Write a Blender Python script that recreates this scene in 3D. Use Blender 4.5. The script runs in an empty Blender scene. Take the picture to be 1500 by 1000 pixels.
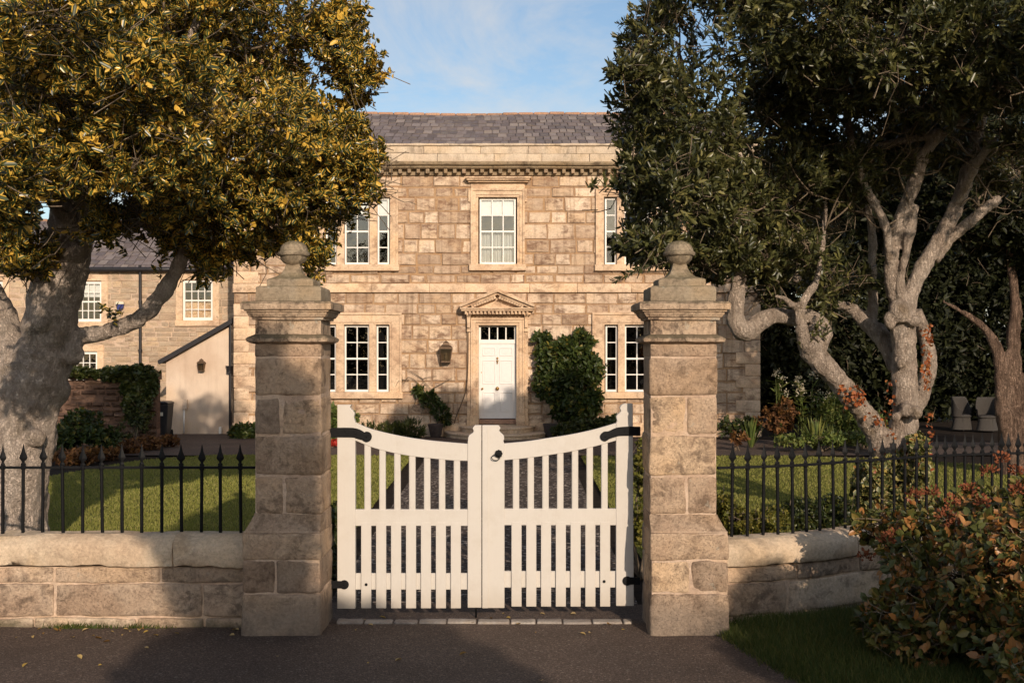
import bpy, bmesh, math, random
import numpy as np
from mathutils import Vector, Matrix, noise as mn

PI = math.pi
R = math.radians
rng = np.random.default_rng(7)
random.seed(7)
SC = bpy.context.scene
COL = SC.collection
F, CAMZ, HZ = 1700.0, 2.2, 513.0          # focal length in photo pixels, eye height, horizon row


def P(px, py, Y):
    """point of the place seen at photo pixel (px, py) when it stands Y metres away"""
    return np.array([(px - 750) * Y / F, Y, CAMZ - (py - HZ) * Y / F])


# ------------------------------------------------------------------ materials
class B:
    def __init__(s, name):
        s.m = bpy.data.materials.new(name)
        s.m.use_nodes = True
        s.nt = s.m.node_tree
        s.nt.nodes.clear()
        s.out = s.nt.nodes.new('ShaderNodeOutputMaterial')

    def n(s, t, _attrs=None, **ins):
        nd = s.nt.nodes.new('ShaderNode' + t)
        for k, v in (_attrs or {}).items():
            setattr(nd, k, v)
        for k, v in ins.items():
            key = int(k[1:]) if k[0] == '_' else k.replace('_', ' ')
            s.set(nd.inputs[key], v)
        return nd

    def set(s, inp, v):
        if isinstance(v, bpy.types.NodeSocket):
            s.nt.links.new(v, inp)
        elif isinstance(v, bpy.types.Node):
            s.nt.links.new(v.outputs[0], inp)
        else:
            if isinstance(v, tuple) and len(v) == 3 and inp.type == 'RGBA':
                v = (*v, 1)
            inp.default_value = v

    def ramp(s, fac, stops, interp='LINEAR'):
        nd = s.nt.nodes.new('ShaderNodeValToRGB')
        s.set(nd.inputs[0], fac)
        cr = nd.color_ramp
        cr.interpolation = interp
        while len(cr.elements) < len(stops):
            cr.elements.new(0.5)
        for e, (p, c) in zip(cr.elements, stops):
            e.position = p
            e.color = (*c, 1) if isinstance(c, tuple) else (c, c, c, 1)
        return nd.outputs[0]

    def mix(s, fac, a, b, mode='MIX'):
        nd = s.nt.nodes.new('ShaderNodeMix')
        nd.data_type = 'RGBA'
        nd.blend_type = mode
        s.set(nd.inputs[0], fac)
        s.set(nd.inputs[6], a)
        s.set(nd.inputs[7], b)
        return nd.outputs[2]

    def math(s, op, a, b=0.0, c=0.0):
        nd = s.nt.nodes.new('ShaderNodeMath')
        nd.operation = op
        s.set(nd.inputs[0], a)
        s.set(nd.inputs[1], b)
        s.set(nd.inputs[2], c)
        return nd.outputs[0]

    def coord(s, scale=(1, 1, 1), which='Object'):
        tc = s.nt.nodes.new('ShaderNodeTexCoord')
        mp = s.nt.nodes.new('ShaderNodeMapping')
        mp.inputs['Scale'].default_value = scale
        s.nt.links.new(tc.outputs[which], mp.inputs[0])
        return mp.outputs[0]

    def noise(s, vec, scale, detail=6, rough=0.6, dist=0.0):
        return s.n('TexNoise', Vector=vec, Scale=scale, Detail=detail, Roughness=rough, Distortion=dist).outputs[0]

    def attr(s, name):
        return s.n('Attribute', {'attribute_name': name}).outputs['Fac']

    def bump(s, h, strength=0.3, dist=0.01, normal=None):
        nd = s.n('Bump', Height=h, Strength=strength, Distance=dist)
        if normal is not None:
            s.set(nd.inputs['Normal'], normal)
        return nd.outputs[0]

    def surf(s, color, rough=0.8, normal=None, spec=0.3, metal=0.0, **kw):
        p = s.n('BsdfPrincipled')
        s.set(p.inputs['Base Color'], color)
        s.set(p.inputs['Roughness'], rough)
        s.set(p.inputs['Specular IOR Level'], spec)
        s.set(p.inputs['Metallic'], metal)
        if normal is not None:
            s.set(p.inputs['Normal'], normal)
        s.set(s.out.inputs[0], p.outputs[0])
        return p


def plain(name, col, rough=0.6, spec=0.3, metal=0.0, var=0.12, bump=0.15, scale=14):
    b = B(name)
    c = b.coord()
    n = b.noise(c, scale, 8)
    dark = tuple(x * (1 - var) for x in col)
    lite = tuple(min(1, x * (1 + var)) for x in col)
    b.surf(b.ramp(n, [(0.3, dark), (0.7, lite)]), rough, b.bump(b.noise(c, scale * 4, 4), bump, 0.004), spec, metal)
    return b.m


def stone(name, c0, c1, c2, stain, amt=0.5, sscale=1.6, bump=0.5, stretch=(1, 1, 1), moss=None, wet=None, lichen=0.0, fine=30, streak=0.0):
    b = B(name)
    t = b.attr('tint')
    # every stone carries its own markings: shift the pattern by the stone's own number
    off = b.n('CombineXYZ', X=b.math('MULTIPLY', t, 61.0), Y=b.math('MULTIPLY', t, 37.0), Z=b.math('MULTIPLY', t, 83.0)).outputs[0]
    sh = lambda v: b.n('VectorMath', {'operation': 'ADD'}, _0=v, _1=off).outputs[0]
    c = sh(b.coord())
    cs = sh(b.coord(stretch))
    base = b.ramp(t, [(0.0, c0), (0.5, c1), (1.0, c2)])
    n1 = b.noise(cs, sscale, 10, 0.68, 0.4)
    n2 = b.noise(c, fine, 6, 0.7)
    n3 = b.noise(cs, sscale * 4.3, 8, 0.7, 0.6)
    s1 = b.ramp(n1, [(0.46, 0.0), (0.6, 1.0)])
    s2 = b.ramp(n3, [(0.43, 0.1), (0.56, 1.0)])
    col = b.mix(b.math('MULTIPLY', b.math('MULTIPLY', s1, s2), amt), base, stain)
    col = b.mix(b.math('MULTIPLY', b.ramp(n3, [(0.53, 0.0), (0.66, 1.0)]), amt * 0.7), col, tuple(x * 1.5 for x in stain))
    pit = b.noise(c, fine * 2.6, 8, 0.8)
    big = b.noise(c, sscale * 0.8, 3, 0.5)
    col = b.mix(0.5, col, b.ramp(big, [(0.36, (.72, .62, .56)), (0.5, (1, 1, 1)), (0.64, (1, .88, .72))]), 'MULTIPLY')
    col = b.mix(0.45, col, b.ramp(n2, [(0.34, 0.4), (0.64, 1.0)]), 'MULTIPLY')
    col = b.mix(0.55, col, b.ramp(pit, [(0.33, 0.2), (0.45, 1.0)]), 'MULTIPLY')
    col = b.mix(1.0, col, (1.62, 1.6, 1.56), 'MULTIPLY')
    if lichen:
        l = b.ramp(b.noise(c, 9, 5, 0.6), [(0.66, 0.0), (0.7, 1.0)])
        col = b.mix(b.math('MULTIPLY', l, lichen), col, (0.42, 0.40, 0.33))
    if streak:   # rain run-off: dark streaks down the face
        st = b.ramp(b.noise(b.coord((4.5, 1, 0.28)), 1.6, 7, 0.6), [(0.5, 0.0), (0.66, 1.0)])
        col = b.mix(b.math('MULTIPLY', st, streak), col, b.mix(1.0, col, (.42, .36, .33), 'MULTIPLY'))
    if wet:   # grey-green damp band: height in metres where it ends
        z = b.n('SeparateXYZ', _0=b.n('NewGeometry').outputs['Position']).outputs[2]
        zz = b.math('ADD', z, b.math('MULTIPLY', n1, 0.5))
        f = b.ramp(b.math('DIVIDE', zz, wet[0] * 2), [(0.38, 1.0), (0.62, 0.0)])
        col = b.mix(b.math('MULTIPLY', f, wet[2]), col, b.mix(n2, tuple(x * 0.5 for x in wet[1]), wet[1]))
    if moss:
        nz = b.n('SeparateXYZ', _0=b.n('NewGeometry').outputs['Normal']).outputs[2]
        f = b.ramp(b.math('MULTIPLY', nz, b.math('ADD', n3, 0.25)), [(0.38, 0.0), (0.6, 1.0)])
        col = b.mix(b.math('MULTIPLY', f, moss[1]), col, moss[0])
    h = b.math('ADD', b.math('MULTIPLY', n3, 0.7), b.math('MULTIPLY', n2, 0.4))
    h = b.math('ADD', h, b.math('MULTIPLY', b.ramp(pit, [(0.3, 0.0), (0.46, 1.0)]), 0.35))
    b.surf(col, 0.92, b.bump(h, bump, 0.03), 0.12)
    return b.m


def leaf_mat(name, stops, margin=None, trans=0.3, rough=0.42, spec=0.4, allmargin=0.0, mstart=0.55):
    """stops: colour by the leaf's own random number; margin: colour of the leaf's edge"""
    b = B(name)
    t = b.attr('tint')
    col = b.ramp(t, stops)
    n = b.noise(b.coord(), 0.9, 3)
    col = b.mix(0.5, col, b.ramp(n, [(0.35, 0.55), (0.65, 1.0)]), 'MULTIPLY')
    col = b.mix(1.0, col, (1.25, 1.25, 1.25), 'MULTIPLY')
    uv = b.n('SeparateXYZ', _0=b.n('UVMap').outputs[0])
    if margin:
        f = b.ramp(uv.outputs[1], [(mstart, 0.0), (mstart + 0.1, 1.0)])
        if allmargin:
            f = b.math('MAXIMUM', f, b.ramp(t, [(1 - allmargin, 0.0), (1 - allmargin + 0.01, 1.0)]))
        col = b.mix(f, col, b.mix(t, margin[0], margin[1]))
    rib = b.ramp(uv.outputs[1], [(0.03, 0.75), (0.1, 0.0)])
    col = b.mix(b.math('MULTIPLY', rib, 0.45), col, (0.16, 0.15, 0.05))
    p = b.surf(col, rough, None, spec)
    tr = b.n('BsdfTranslucent', Color=b.mix(1.0, col, (1.1, 1.0, 0.5), 'MULTIPLY'))
    ms = b.n('MixShader', _0=trans, _1=p.outputs[0], _2=tr.outputs[0])
    b.set(b.out.inputs[0], ms.outputs[0])
    return b.m


# ------------------------------------------------------------------ objects
def props(o, label=None, cat=None, group=None, kind=None):
    if label: o['label'] = label
    if cat: o['category'] = cat
    if group: o['group'] = group
    if kind: o['kind'] = kind
    return o


def thing(name, label, cat, loc=(0, 0, 0), group=None):
    o = bpy.data.objects.new(name, None)
    COL.objects.link(o)
    o.location = tuple(float(x) for x in loc)
    o.empty_display_size = 0.1
    return props(o, label, cat, group)


def wloc(o):
    v = Vector((0, 0, 0))
    while o is not None:
        v += o.location
        o = o.parent
    return v


def link(name, me, mat, parent=None, kind=None):
    if mat is not None and not me.materials:
        for m_ in (mat if isinstance(mat, (list, tuple)) else [mat]):
            me.materials.append(m_)
    o = bpy.data.objects.new(name, me)
    COL.objects.link(o)
    if parent is not None:
        o.parent = parent
    if kind: o['kind'] = kind
    return o


class MB:
    """collects shapes in place coordinates; build() links them as one mesh object"""

    def __init__(s):
        s.V, s.Fc, s.T, s.n, s.M = [], [], [], 0, []

    def add(s, V, Fc, tint=0.5, mi=0):
        V = np.asarray(V, float).reshape(-1, 3)
        s.V.append(V)
        off = s.n
        s.Fc.extend([tuple(i + off for i in f) for f in Fc])
        s.T.extend([tint] * len(Fc) if np.isscalar(tint) else list(tint))
        s.M.extend([mi] * len(Fc))
        s.n += len(V)
        return s

    def box(s, x0, x1, y0, y1, z0, z1, tint=0.5, mi=0):
        V = [(x, y, z) for x in (x0, x1) for y in (y0, y1) for z in (z0, z1)]
        return s.add(V, [(0, 1, 3, 2), (4, 6, 7, 5), (0, 4, 5, 1), (2, 3, 7, 6), (0, 2, 6, 4), (1, 5, 7, 3)], tint, mi)

    def obox(s, c, dx, dy, dz, ang=0.0, axis='Y', tint=0.5):
        V = np.array([(x, y, z) for x in (-dx, dx) for y in (-dy, dy) for z in (-dz, dz)]) / 2
        M = np.array(Matrix.Rotation(ang, 3, axis))
        return s.add(V @ M.T + np.asarray(c, float), [(0, 1, 3, 2), (4, 6, 7, 5), (0, 4, 5, 1), (2, 3, 7, 6), (0, 2, 6, 4), (1, 5, 7, 3)], tint)

    def prism(s, poly, y0, y1, tint=0.5):
        """polygon in x,z drawn out along y"""
        n = len(poly)
        V = [(x, y0, z) for x, z in poly] + [(x, y1, z) for x, z in poly]
        Fc = [tuple(range(n)), tuple(range(2 * n - 1, n - 1, -1))]
        Fc += [(i, i + n, (i + 1) % n + n, (i + 1) % n) for i in range(n)]
        return s.add(V, Fc, tint)

    def tube(s, pts, r, seg=8, tint=0.5, res=0.08, wob=0.0):
        V, Fc = tube(pts, r, seg, res, wob)
        return s.add(V, Fc, tint)

    def lathe(s, c, prof, seg=24, tint=0.5, a0=0, a1=2 * PI):
        full = abs(a1 - a0 - 2 * PI) < 1e-6
        k = seg if full else seg + 1
        V, Fc = [], []
        for r, z in prof:
            for i in range(k):
                a = a0 + (a1 - a0) * i / seg
                V.append((c[0] + r * math.cos(a), c[1] + r * math.sin(a), c[2] + z))
        for j in range(len(prof) - 1):
            for i in range(k if full else k - 1):
                i2 = (i + 1) % k
                Fc.append((j * k + i, j * k + i2, (j + 1) * k + i2, (j + 1) * k + i))
        if full:
            if prof[0][0] > 1e-4: Fc.append(tuple(range(k - 1, -1, -1)))
            if prof[-1][0] > 1e-4: Fc.append(tuple((len(prof) - 1) * k + i for i in range(k)))
        return s.add(V, Fc, tint)

    def build(s, name, mat, parent=None, smooth=False, bevel=0, kind=None, fix=True, auto=None):
        V = np.concatenate(s.V) if s.V else np.zeros((0, 3))
        if parent is not None:
            V = V - np.array(wloc(parent))
        me = bpy.data.meshes.new(name)
        me.from_pydata(V.tolist(), [], s.Fc)
        a = me.attributes.new('tint', 'FLOAT', 'FACE')
        a.data.foreach_set('value', np.array(s.T, np.float32))
        me.polygons.foreach_set('material_index', np.array(s.M, np.int32))
        if fix:
            bm = bmesh.new(); bm.from_mesh(me)
            bmesh.ops.recalc_face_normals(bm, faces=bm.faces)
            bm.to_mesh(me); bm.free()
        if smooth:
            me.polygons.foreach_set('use_smooth', np.ones(len(me.polygons), bool))
        if auto:
            me.polygons.foreach_set('use_smooth', np.ones(len(me.polygons), bool))
            me.set_sharp_from_angle(angle=R(auto))
        o = link(name, me, mat, parent, kind)
        if bevel:
            m = o.modifiers.new('edge', 'BEVEL')
            m.width = bevel; m.segments = 2; m.limit_method = 'ANGLE'; m.angle_limit = R(35)
        return o


def copy_tree(o, parent=None):
    c = o.copy()
    COL.objects.link(c)
    if parent is not None: c.parent = parent
    for ch in list(o.children):
        copy_tree(ch, c)
    return c


def catmull(pts, rads, res):
    pts = np.asarray(pts, float); rads = np.asarray(rads, float)
    if len(pts) == 2:
        n = max(2, int(np.linalg.norm(pts[1] - pts[0]) / res) + 1)
        t = np.linspace(0, 1, n)[:, None]
        return pts[0] * (1 - t) + pts[1] * t, rads[0] * (1 - t[:, 0]) + rads[1] * t[:, 0]
    Pp = np.vstack([2 * pts[0] - pts[1], pts, 2 * pts[-1] - pts[-2]])
    Q, Rr = [], []
    for i in range(len(pts) - 1):
        p0, p1, p2, p3 = Pp[i:i + 4]
        n = max(2, int(np.linalg.norm(p2 - p1) / res) + 1)
        for k in range(n):
            t = k / n
            Q.append(0.5 * (2 * p1 + (p2 - p0) * t + (2 * p0 - 5 * p1 + 4 * p2 - p3) * t * t + (3 * p1 - p0 - 3 * p2 + p3) * t ** 3))
            Rr.append(rads[i] * (1 - t) + rads[i + 1] * t)
    Q.append(pts[-1]); Rr.append(rads[-1])
    return np.array(Q), np.array(Rr)


def tube(pts, rads, seg=8, res=0.08, wob=0.0):
    if np.isscalar(rads): rads = [rads] * len(pts)
    Q, Rr = catmull(pts, rads, res)
    n = len(Q)
    T = np.gradient(Q, axis=0)
    T /= np.linalg.norm(T, axis=1)[:, None] + 1e-9
    u = np.cross(T[0], (0, 0, 1.0))
    if np.linalg.norm(u) < 0.1: u = np.cross(T[0], (1.0, 0, 0))
    V = []
    for i in range(n):
        u = u - T[i] * np.dot(u, T[i]); u /= np.linalg.norm(u) + 1e-9
        v = np.cross(T[i], u)
        for k in range(seg):
            a = 2 * PI * k / seg
            d = u * math.cos(a) + v * math.sin(a)
            r = Rr[i]
            if wob:
                q = Q[i] + d * r
                r *= 1 + wob * mn.noise(Vector(q * (0.9 / max(0.08, Rr[i]))))
            V.append(Q[i] + d * r)
    Fc = [(i * seg + k, i * seg + (k + 1) % seg, (i + 1) * seg + (k + 1) % seg, (i + 1) * seg + k) for i in range(n - 1) for k in range(seg)]
    Fc += [tuple(range(seg - 1, -1, -1)), tuple((n - 1) * seg + k for k in range(seg))]
    return np.array(V), Fc


def rough_block(mb, x0, x1, y0, y1, z0, z1, r=0.02, sp=0.04, amp=0.006, tint=0.5, fmap=None, lf=3.0, seed=0, taper=None):
    """a dressed stone: finely divided box with rounded arrises and a worn surface"""
    lo = np.array([x0, y0, z0]); hi = np.array([x1, y1, z1])
    r = min(r, 0.45 * (hi - lo).min())
    nn = np.maximum(2, np.ceil((hi - lo) / sp).astype(int))
    V, idx, Fc = [], {}, []

    def coords(n, a, b):
        return [a, a + r * 0.35] + list(np.linspace(a + r, b - r, max(2, n - 1))) + [b - r * 0.35, b]
    C = [coords(nn[i], lo[i], hi[i]) for i in range(3)]

    def vid(i, j, k):
        key = (i, j, k)
        if key not in idx:
            idx[key] = len(V); V.append((C[0][i], C[1][j], C[2][k]))
        return idx[key]
    N = [len(c) - 1 for c in C]
    for ax in range(3):
        a, b = [(1, 2), (2, 0), (0, 1)][ax]
        for side in (0, N[ax]):
            for i in range(N[a]):
                for j in range(N[b]):
                    q = []
                    for di, dj in ((0, 0), (1, 0), (1, 1), (0, 1)):
                        k = [0, 0, 0]; k[ax] = side; k[a] = i + di; k[b] = j + dj
                        q.append(vid(*k))
                    Fc.append(tuple(q if side else q[::-1]))
    V = np.array(V)
    core = np.clip(V, lo + r, hi - r)
    d = V - core
    L = np.linalg.norm(d, axis=1)[:, None] + 1e-9
    out = d / L
    V = core + out * r
    for i in range(len(V)):
        q = Vector(V[i] * lf + seed * 7.3)
        h = mn.noise(q) * 0.6 + mn.noise(q * 3.1) * 0.3 + mn.noise(q * 8.3) * 0.2
        V[i] += out[i] * h * amp * 2
    if taper: V = taper(V)
    if fmap is not None: V = fmap(V)
    mb.add(V, Fc, tint)


def cut_spans(u0, u1, z0, z1, openings):
    """parts of the strip u0..u1 at height z0..z1 that no opening takes"""
    sp = [(u0, u1)]
    for (a, b, c, d) in openings:
        if c < z1 - 1e-4 and d > z0 + 1e-4:
            nw = []
            for (s, e) in sp:
                if b <= s or a >= e: nw.append((s, e))
                else:
                    if a > s: nw.append((s, a))
                    if b < e: nw.append((b, e))
            sp = nw
    return sp


def ashlar(mb, u0, u1, z0, z1, yf, hmin, hmax, lmin, lmax, openings=(), gap=0.006, depth=0.28, bev=0.012, rough=0.004, seed=1, backing=None, edge=.7):
    rr = random.Random(seed)
    cuts = sorted({round(v, 4) for o in openings for v in (o[2], o[3]) if z0 < v < z1})
    zs = [z0]
    targets = cuts + [z1]
    for t in targets:
        span = t - zs[-1]
        if span < 0.02: continue
        n = max(1, round(span / rr.uniform(hmin, hmax)))
        ws = [rr.uniform(0.85, 1.15) for _ in range(n)]
        s = sum(ws); z = zs[-1]
        for w in ws[:-1]:
            z += span * w / s; zs.append(z)
        zs.append(t)
    for ci in range(len(zs) - 1):
        za, zb = zs[ci], zs[ci + 1]
        for (s, e) in cut_spans(u0, u1, za, zb, openings):
            x = s; first = True
            while x < e - 1e-3:
                L = rr.uniform(lmin, lmax) * (0.6 if first and ci % 2 else 1)
                first = False
                if e - (x + L) < lmin * 0.7: L = e - x
                g = gap / 2
                d = rr.uniform(-rough, rough)
                a, b_, c, f = x + g, x + L - g, za + g, zb - g
                bb = bev * rr.uniform(0.6, 1.4)
                y0 = yf + d
                j = lambda: rr.uniform(-1, 1) * bev * 0.45
                V = [(a, yf + depth, c), (b_, yf + depth, c), (b_, yf + depth, f), (a, yf + depth, f),
                     (a, y0 + bb, c), (b_, y0 + bb, c), (b_, y0 + bb, f), (a, y0 + bb, f)]
                # worn front: inset outline with a point midway along each edge
                ia, ib, ic, if_ = a + bb, b_ - bb, c + bb, f - bb
                m1, m2 = (ia + ib) / 2 + j(), (ic + if_) / 2
                ring = [(ia + j(), ic + j()), (m1, ic + j()), (ib + j(), ic + j()), (ib + j(), m2), (ib + j(), if_ + j()), (m1, if_ + j()), (ia + j(), if_ + j()), (ia + j(), m2)]
                V += [(p[0], y0 + rr.uniform(-1, 1) * rough * 0.4, p[1]) for p in ring]
                V.append((m1, y0 + rr.uniform(-1.2, 0.3) * rough, m2))
                Fc = [(0, 4, 5, 1), (1, 5, 6, 2), (2, 6, 7, 3), (3, 7, 4, 0),
                      (4, 8, 9, 10, 5), (5, 10, 11, 12, 6), (6, 12, 13, 14, 7), (7, 14, 15, 8, 4)]
                Fc += [(8, 9, 16, 15), (9, 10, 11, 16), (16, 11, 12, 13), (15, 16, 13, 14)]
                tb_ = min(1, max(0, rr.gauss(0.5, 0.27)))
                mb.add(V, [t[::-1] for t in Fc], [tb_] * 4 + [max(0, tb_ - edge * rr.uniform(0, 1.3)) for _ in range(4)] + [tb_] * 4)
                x += L
    if backing is not None:
        us = sorted({u0, u1, *[o[0] for o in openings], *[o[1] for o in openings]})
        zz = sorted({z0, z1, *[o[2] for o in openings], *[o[3] for o in openings]})
        us = [u for u in us if u0 <= u <= u1]; zz = [z for z in zz if z0 <= z <= z1]
        for i in range(len(us) - 1):
            for k in range(len(zz) - 1):
                cx, cz = (us[i] + us[i + 1]) / 2, (zz[k] + zz[k + 1]) / 2
                if any(o[0] < cx < o[1] and o[2] < cz < o[3] for o in openings): continue
                yb = yf + bev * 0.75
                backing.add([(us[i], yb, zz[k]), (us[i + 1], yb, zz[k]), (us[i + 1], yb, zz[k + 1]), (us[i], yb, zz[k + 1])], [(0, 1, 2, 3)], 0.5)


# ------------------------------------------------------------------ foliage
def norm(a):
    return a / (np.linalg.norm(a, axis=-1, keepdims=True) + 1e-9)


def leaf_arrays(C, D, N, L, W, fold=0.16, droop=0.12):
    """six-point folded leaves: base, two sides, tip"""
    D = norm(D)
    S = norm(np.cross(D, N))
    N = norm(np.cross(S, D))
    T = [(0, 0, 0), (0.3, 0.46, fold), (0.68, 0.42, fold * 0.9 - droop * 0.4), (1, 0, -droop), (0.68, -0.42, fold * 0.9 - droop * 0.4), (0.3, -0.46, fold)]
    V = np.empty((len(C), 6, 3))
    for i, (a, b, c) in enumerate(T):
        V[:, i] = C + D * (a * L)[:, None] + S * (b * W)[:, None] + N * (c * W)[:, None]
    return V.reshape(-1, 3)


def leaf_object(name, V, tint, mat, parent=None, kind=None):
    n = len(V) // 6
    if parent is not None: V = V - np.array(wloc(parent))
    me = bpy.data.meshes.new(name)
    me.vertices.add(n * 6)
    me.vertices.foreach_set('co', V.astype(np.float32).ravel())
    base = (np.arange(n) * 6)[:, None]
    loops = (base + np.array([0, 1, 2, 3, 0, 3, 4, 5])).ravel()
    me.loops.add(n * 8)
    me.loops.foreach_set('vertex_index', loops.astype(np.int32))
    me.polygons.add(n * 2)
    me.polygons.foreach_set('loop_start', (np.arange(n * 2) * 4).astype(np.int32))
    a = me.attributes.new('tint', 'FLOAT', 'FACE')
    a.data.foreach_set('value', np.repeat(tint, 2).astype(np.float32))
    uv = me.uv_layers.new(name='UVMap')
    t = np.tile(np.array([0, 0, .3, 1, .7, 1, 1, 0, 0, 0, 1, 0, .7, 1, .3, 1], np.float32), n)
    uv.data.foreach_set('uv', t)
    me.update(calc_edges=True)
    return link(name, me, mat, parent, kind)


def rosettes(tips, axes, n, L, W, spread=(25, 80), stem=0.14, rg=rng, Lvar=0.42, jit=0.4):
    T = len(tips)
    tp = np.repeat(tips, n, 0); ax = norm(np.repeat(axes, n, 0))
    m = len(tp)
    q = norm(np.cross(ax, rg.normal(size=(m, 3))))
    a = np.radians(rg.uniform(*spread, m))[:, None]
    D = ax * np.cos(a) + q * np.sin(a)
    N = ax * np.sin(a) - q * np.cos(a) + rg.normal(size=(m, 3)) * jit
    C = tp - ax * (rg.uniform(0, 1, m) * stem)[:, None]
    s = rg.uniform(1 - Lvar, 1 + Lvar, m)
    return leaf_arrays(C, D, N, L * s, W * s), m


def twig_arrays(A, Bp, r0, r1):
    d = norm(Bp - A)
    u = norm(np.cross(d, np.array([0.3, 0.2, 0.9])))
    v = np.cross(d, u)
    V = np.empty((len(A), 6, 3))
    for k in range(3):
        c, s = math.cos(2 * PI * k / 3), math.sin(2 * PI * k / 3)
        V[:, k] = A + (u * c + v * s) * r0
        V[:, k + 3] = Bp + (u * c + v * s) * r1
    return V.reshape(-1, 3)


def twig_object(name, V, mat, parent=None, kind='stuff'):
    n = len(V) // 6
    if parent is not None: V = V - np.array(wloc(parent))
    me = bpy.data.meshes.new(name)
    me.vertices.add(n * 6); me.vertices.foreach_set('co', V.astype(np.float32).ravel())
    base = (np.arange(n) * 6)[:, None]
    loops = (base + np.array([0, 1, 4, 3, 1, 2, 5, 4, 2, 0, 3, 5])).ravel()
    me.loops.add(n * 12); me.loops.foreach_set('vertex_index', loops.astype(np.int32))
    me.polygons.add(n * 3); me.polygons.foreach_set('loop_start', (np.arange(n * 3) * 4).astype(np.int32))
    me.update(calc_edges=True)
    return link(name, me, mat, parent, kind)


def blob_tips(blobs, n, rg, shell=0.5, lump=0.3, lf=1.3, hole=-1.0, hf=0.9, up=0.25, keep=None, seed=0.0):
    """twig tips through the outer part of a union of ellipsoids, with lumps and holes"""
    b = np.array(blobs, float)
    w = b[:, 3] * b[:, 5] + b[:, 3] * b[:, 4] + b[:, 4] * b[:, 5]
    k = rg.choice(len(b), n, p=w / w.sum())
    d = norm(rg.normal(size=(n, 3)))
    r = (shell ** 3 + (1 - shell ** 3) * rg.uniform(0, 1, n)) ** (1 / 3)
    c = b[k, :3]; rad = b[k, 3:6]
    lum = np.array([mn.noise(Vector(c[i] + d[i] * rad[i]) * lf + Vector((seed, 0, 0))) for i in range(n)])
    p = c + d * rad * (r * (1 + lump * lum))[:, None]
    ok = np.ones(n, bool)
    for bb in b:        # thin out what lies deep inside another clump
        q = np.linalg.norm((p - bb[:3]) / bb[3:6], axis=1)
        ok &= ~((q < shell * 0.75) & (rg.uniform(0, 1, n) < 0.8))
    if hole > -1:
        h = np.array([mn.noise(Vector(x) * hf + Vector((3.1, seed, 1.7))) for x in p])
        ok &= h > hole
    if keep is not None: ok &= keep(p)
    nrm = norm(d / rad)
    ax = norm(nrm + np.array([0, 0, up]) + rg.normal(size=(n, 3)) * 0.45)
    return p[ok], ax[ok], c[ok]


def in_frame(p, m=90):
    x = 750 + p[:, 0] / p[:, 1] * F; y = HZ - (p[:, 2] - CAMZ) / p[:, 1] * F
    return (x > -m) & (x < 1500 + m) & (y > -m)


def pixel_blobs(L):
    """(px, py, distance, half width px, half height px, half depth m)"""
    o = []
    for px, py, Y, rx, ry, rd in L:
        c = P(px, py, Y)
        o.append((*c, rx * Y / F, rd, ry * Y / F))
    return o


def wood(name, tubes, balls, mat, parent, voxel=0.025, disp=0.02, dscale=0.18, smooth=3, flare=None):
    """trunk and limbs grown together into one skin"""
    mb = MB()
    for pts, rad in tubes:
        V, Fc = tube(pts, rad, 12, 0.07, 0.22)
        mb.add(V, Fc)
    for c, r in balls:
        bm = bmesh.new(); bmesh.ops.create_icosphere(bm, subdivisions=2, radius=1)
        V = np.array([v.co for v in bm.verts]) * np.asarray(r) + np.asarray(c)
        mb.add(V, [tuple(v.index for v in f.verts) for f in bm.faces]); bm.free()
    o = mb.build(name, mat, parent, smooth=True)
    m = o.modifiers.new('skin', 'REMESH'); m.mode = 'VOXEL'; m.voxel_size = voxel; m.use_smooth_shade = True
    m = o.modifiers.new('soften', 'SMOOTH'); m.factor = 0.5; m.iterations = smooth
    for k, (st, sc) in enumerate(((disp, dscale), (disp * 0.5, dscale * 0.3))):
        tx = bpy.data.textures.new('bark_relief', 'CLOUDS'); tx.noise_scale = sc; tx.noise_depth = 3
        m = o.modifiers.new('relief', 'DISPLACE'); m.texture = tx; m.strength = st; m.mid_level = 0.5; m.texture_coords = 'LOCAL'
    return o
# ------------------------------------------------------------------ world, sun, camera
EL, AZ = 19.0, 16.0                       # sun height, and its angle to the right of straight behind the viewer
w = bpy.data.worlds.new("World"); SC.world = w; w.use_nodes = True
nt = w.node_tree
bg = nt.nodes['Background']
sky = nt.nodes.new('ShaderNodeTexSky'); sky.sky_type = 'NISHITA'; sky.sun_disc = False
sky.sun_elevation = R(EL); sky.sun_rotation = R(180 - AZ); sky.air_density = 1.0; sky.dust_density = 1.2; sky.ozone_density = 1.6
tc = nt.nodes.new('ShaderNodeTexCoord'); mp = nt.nodes.new('ShaderNodeMapping')
mp.inputs['Scale'].default_value = (2.2, 1.4, 5.5); mp.inputs['Rotation'].default_value = (0, 0.35, 0.2); mp.inputs['Location'].default_value = (0.35, 0, 0.15)
nt.links.new(tc.outputs['Generated'], mp.inputs[0])
nz = nt.nodes.new('ShaderNodeTexNoise'); nz.inputs['Scale'].default_value = 1.5; nz.inputs['Detail'].default_value = 9; nz.inputs['Roughness'].default_value = 0.62; nz.inputs['Distortion'].default_value = 0.7
nt.links.new(mp.outputs[0], nz.inputs['Vector'])
cr = nt.nodes.new('ShaderNodeValToRGB'); cr.color_ramp.elements[0].position = 0.46; cr.color_ramp.elements[1].position = 0.7
cr.color_ramp.elements[1].color = (0.8, 0.8, 0.8, 1)
nt.links.new(nz.outputs[0], cr.inputs[0])
mx = nt.nodes.new('ShaderNodeMix'); mx.data_type = 'RGBA'
nt.links.new(cr.outputs[0], mx.inputs[0]); nt.links.new(sky.outputs[0], mx.inputs[6])
mx.inputs[7].default_value = (5.6, 5.3, 5.0, 1)
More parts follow.
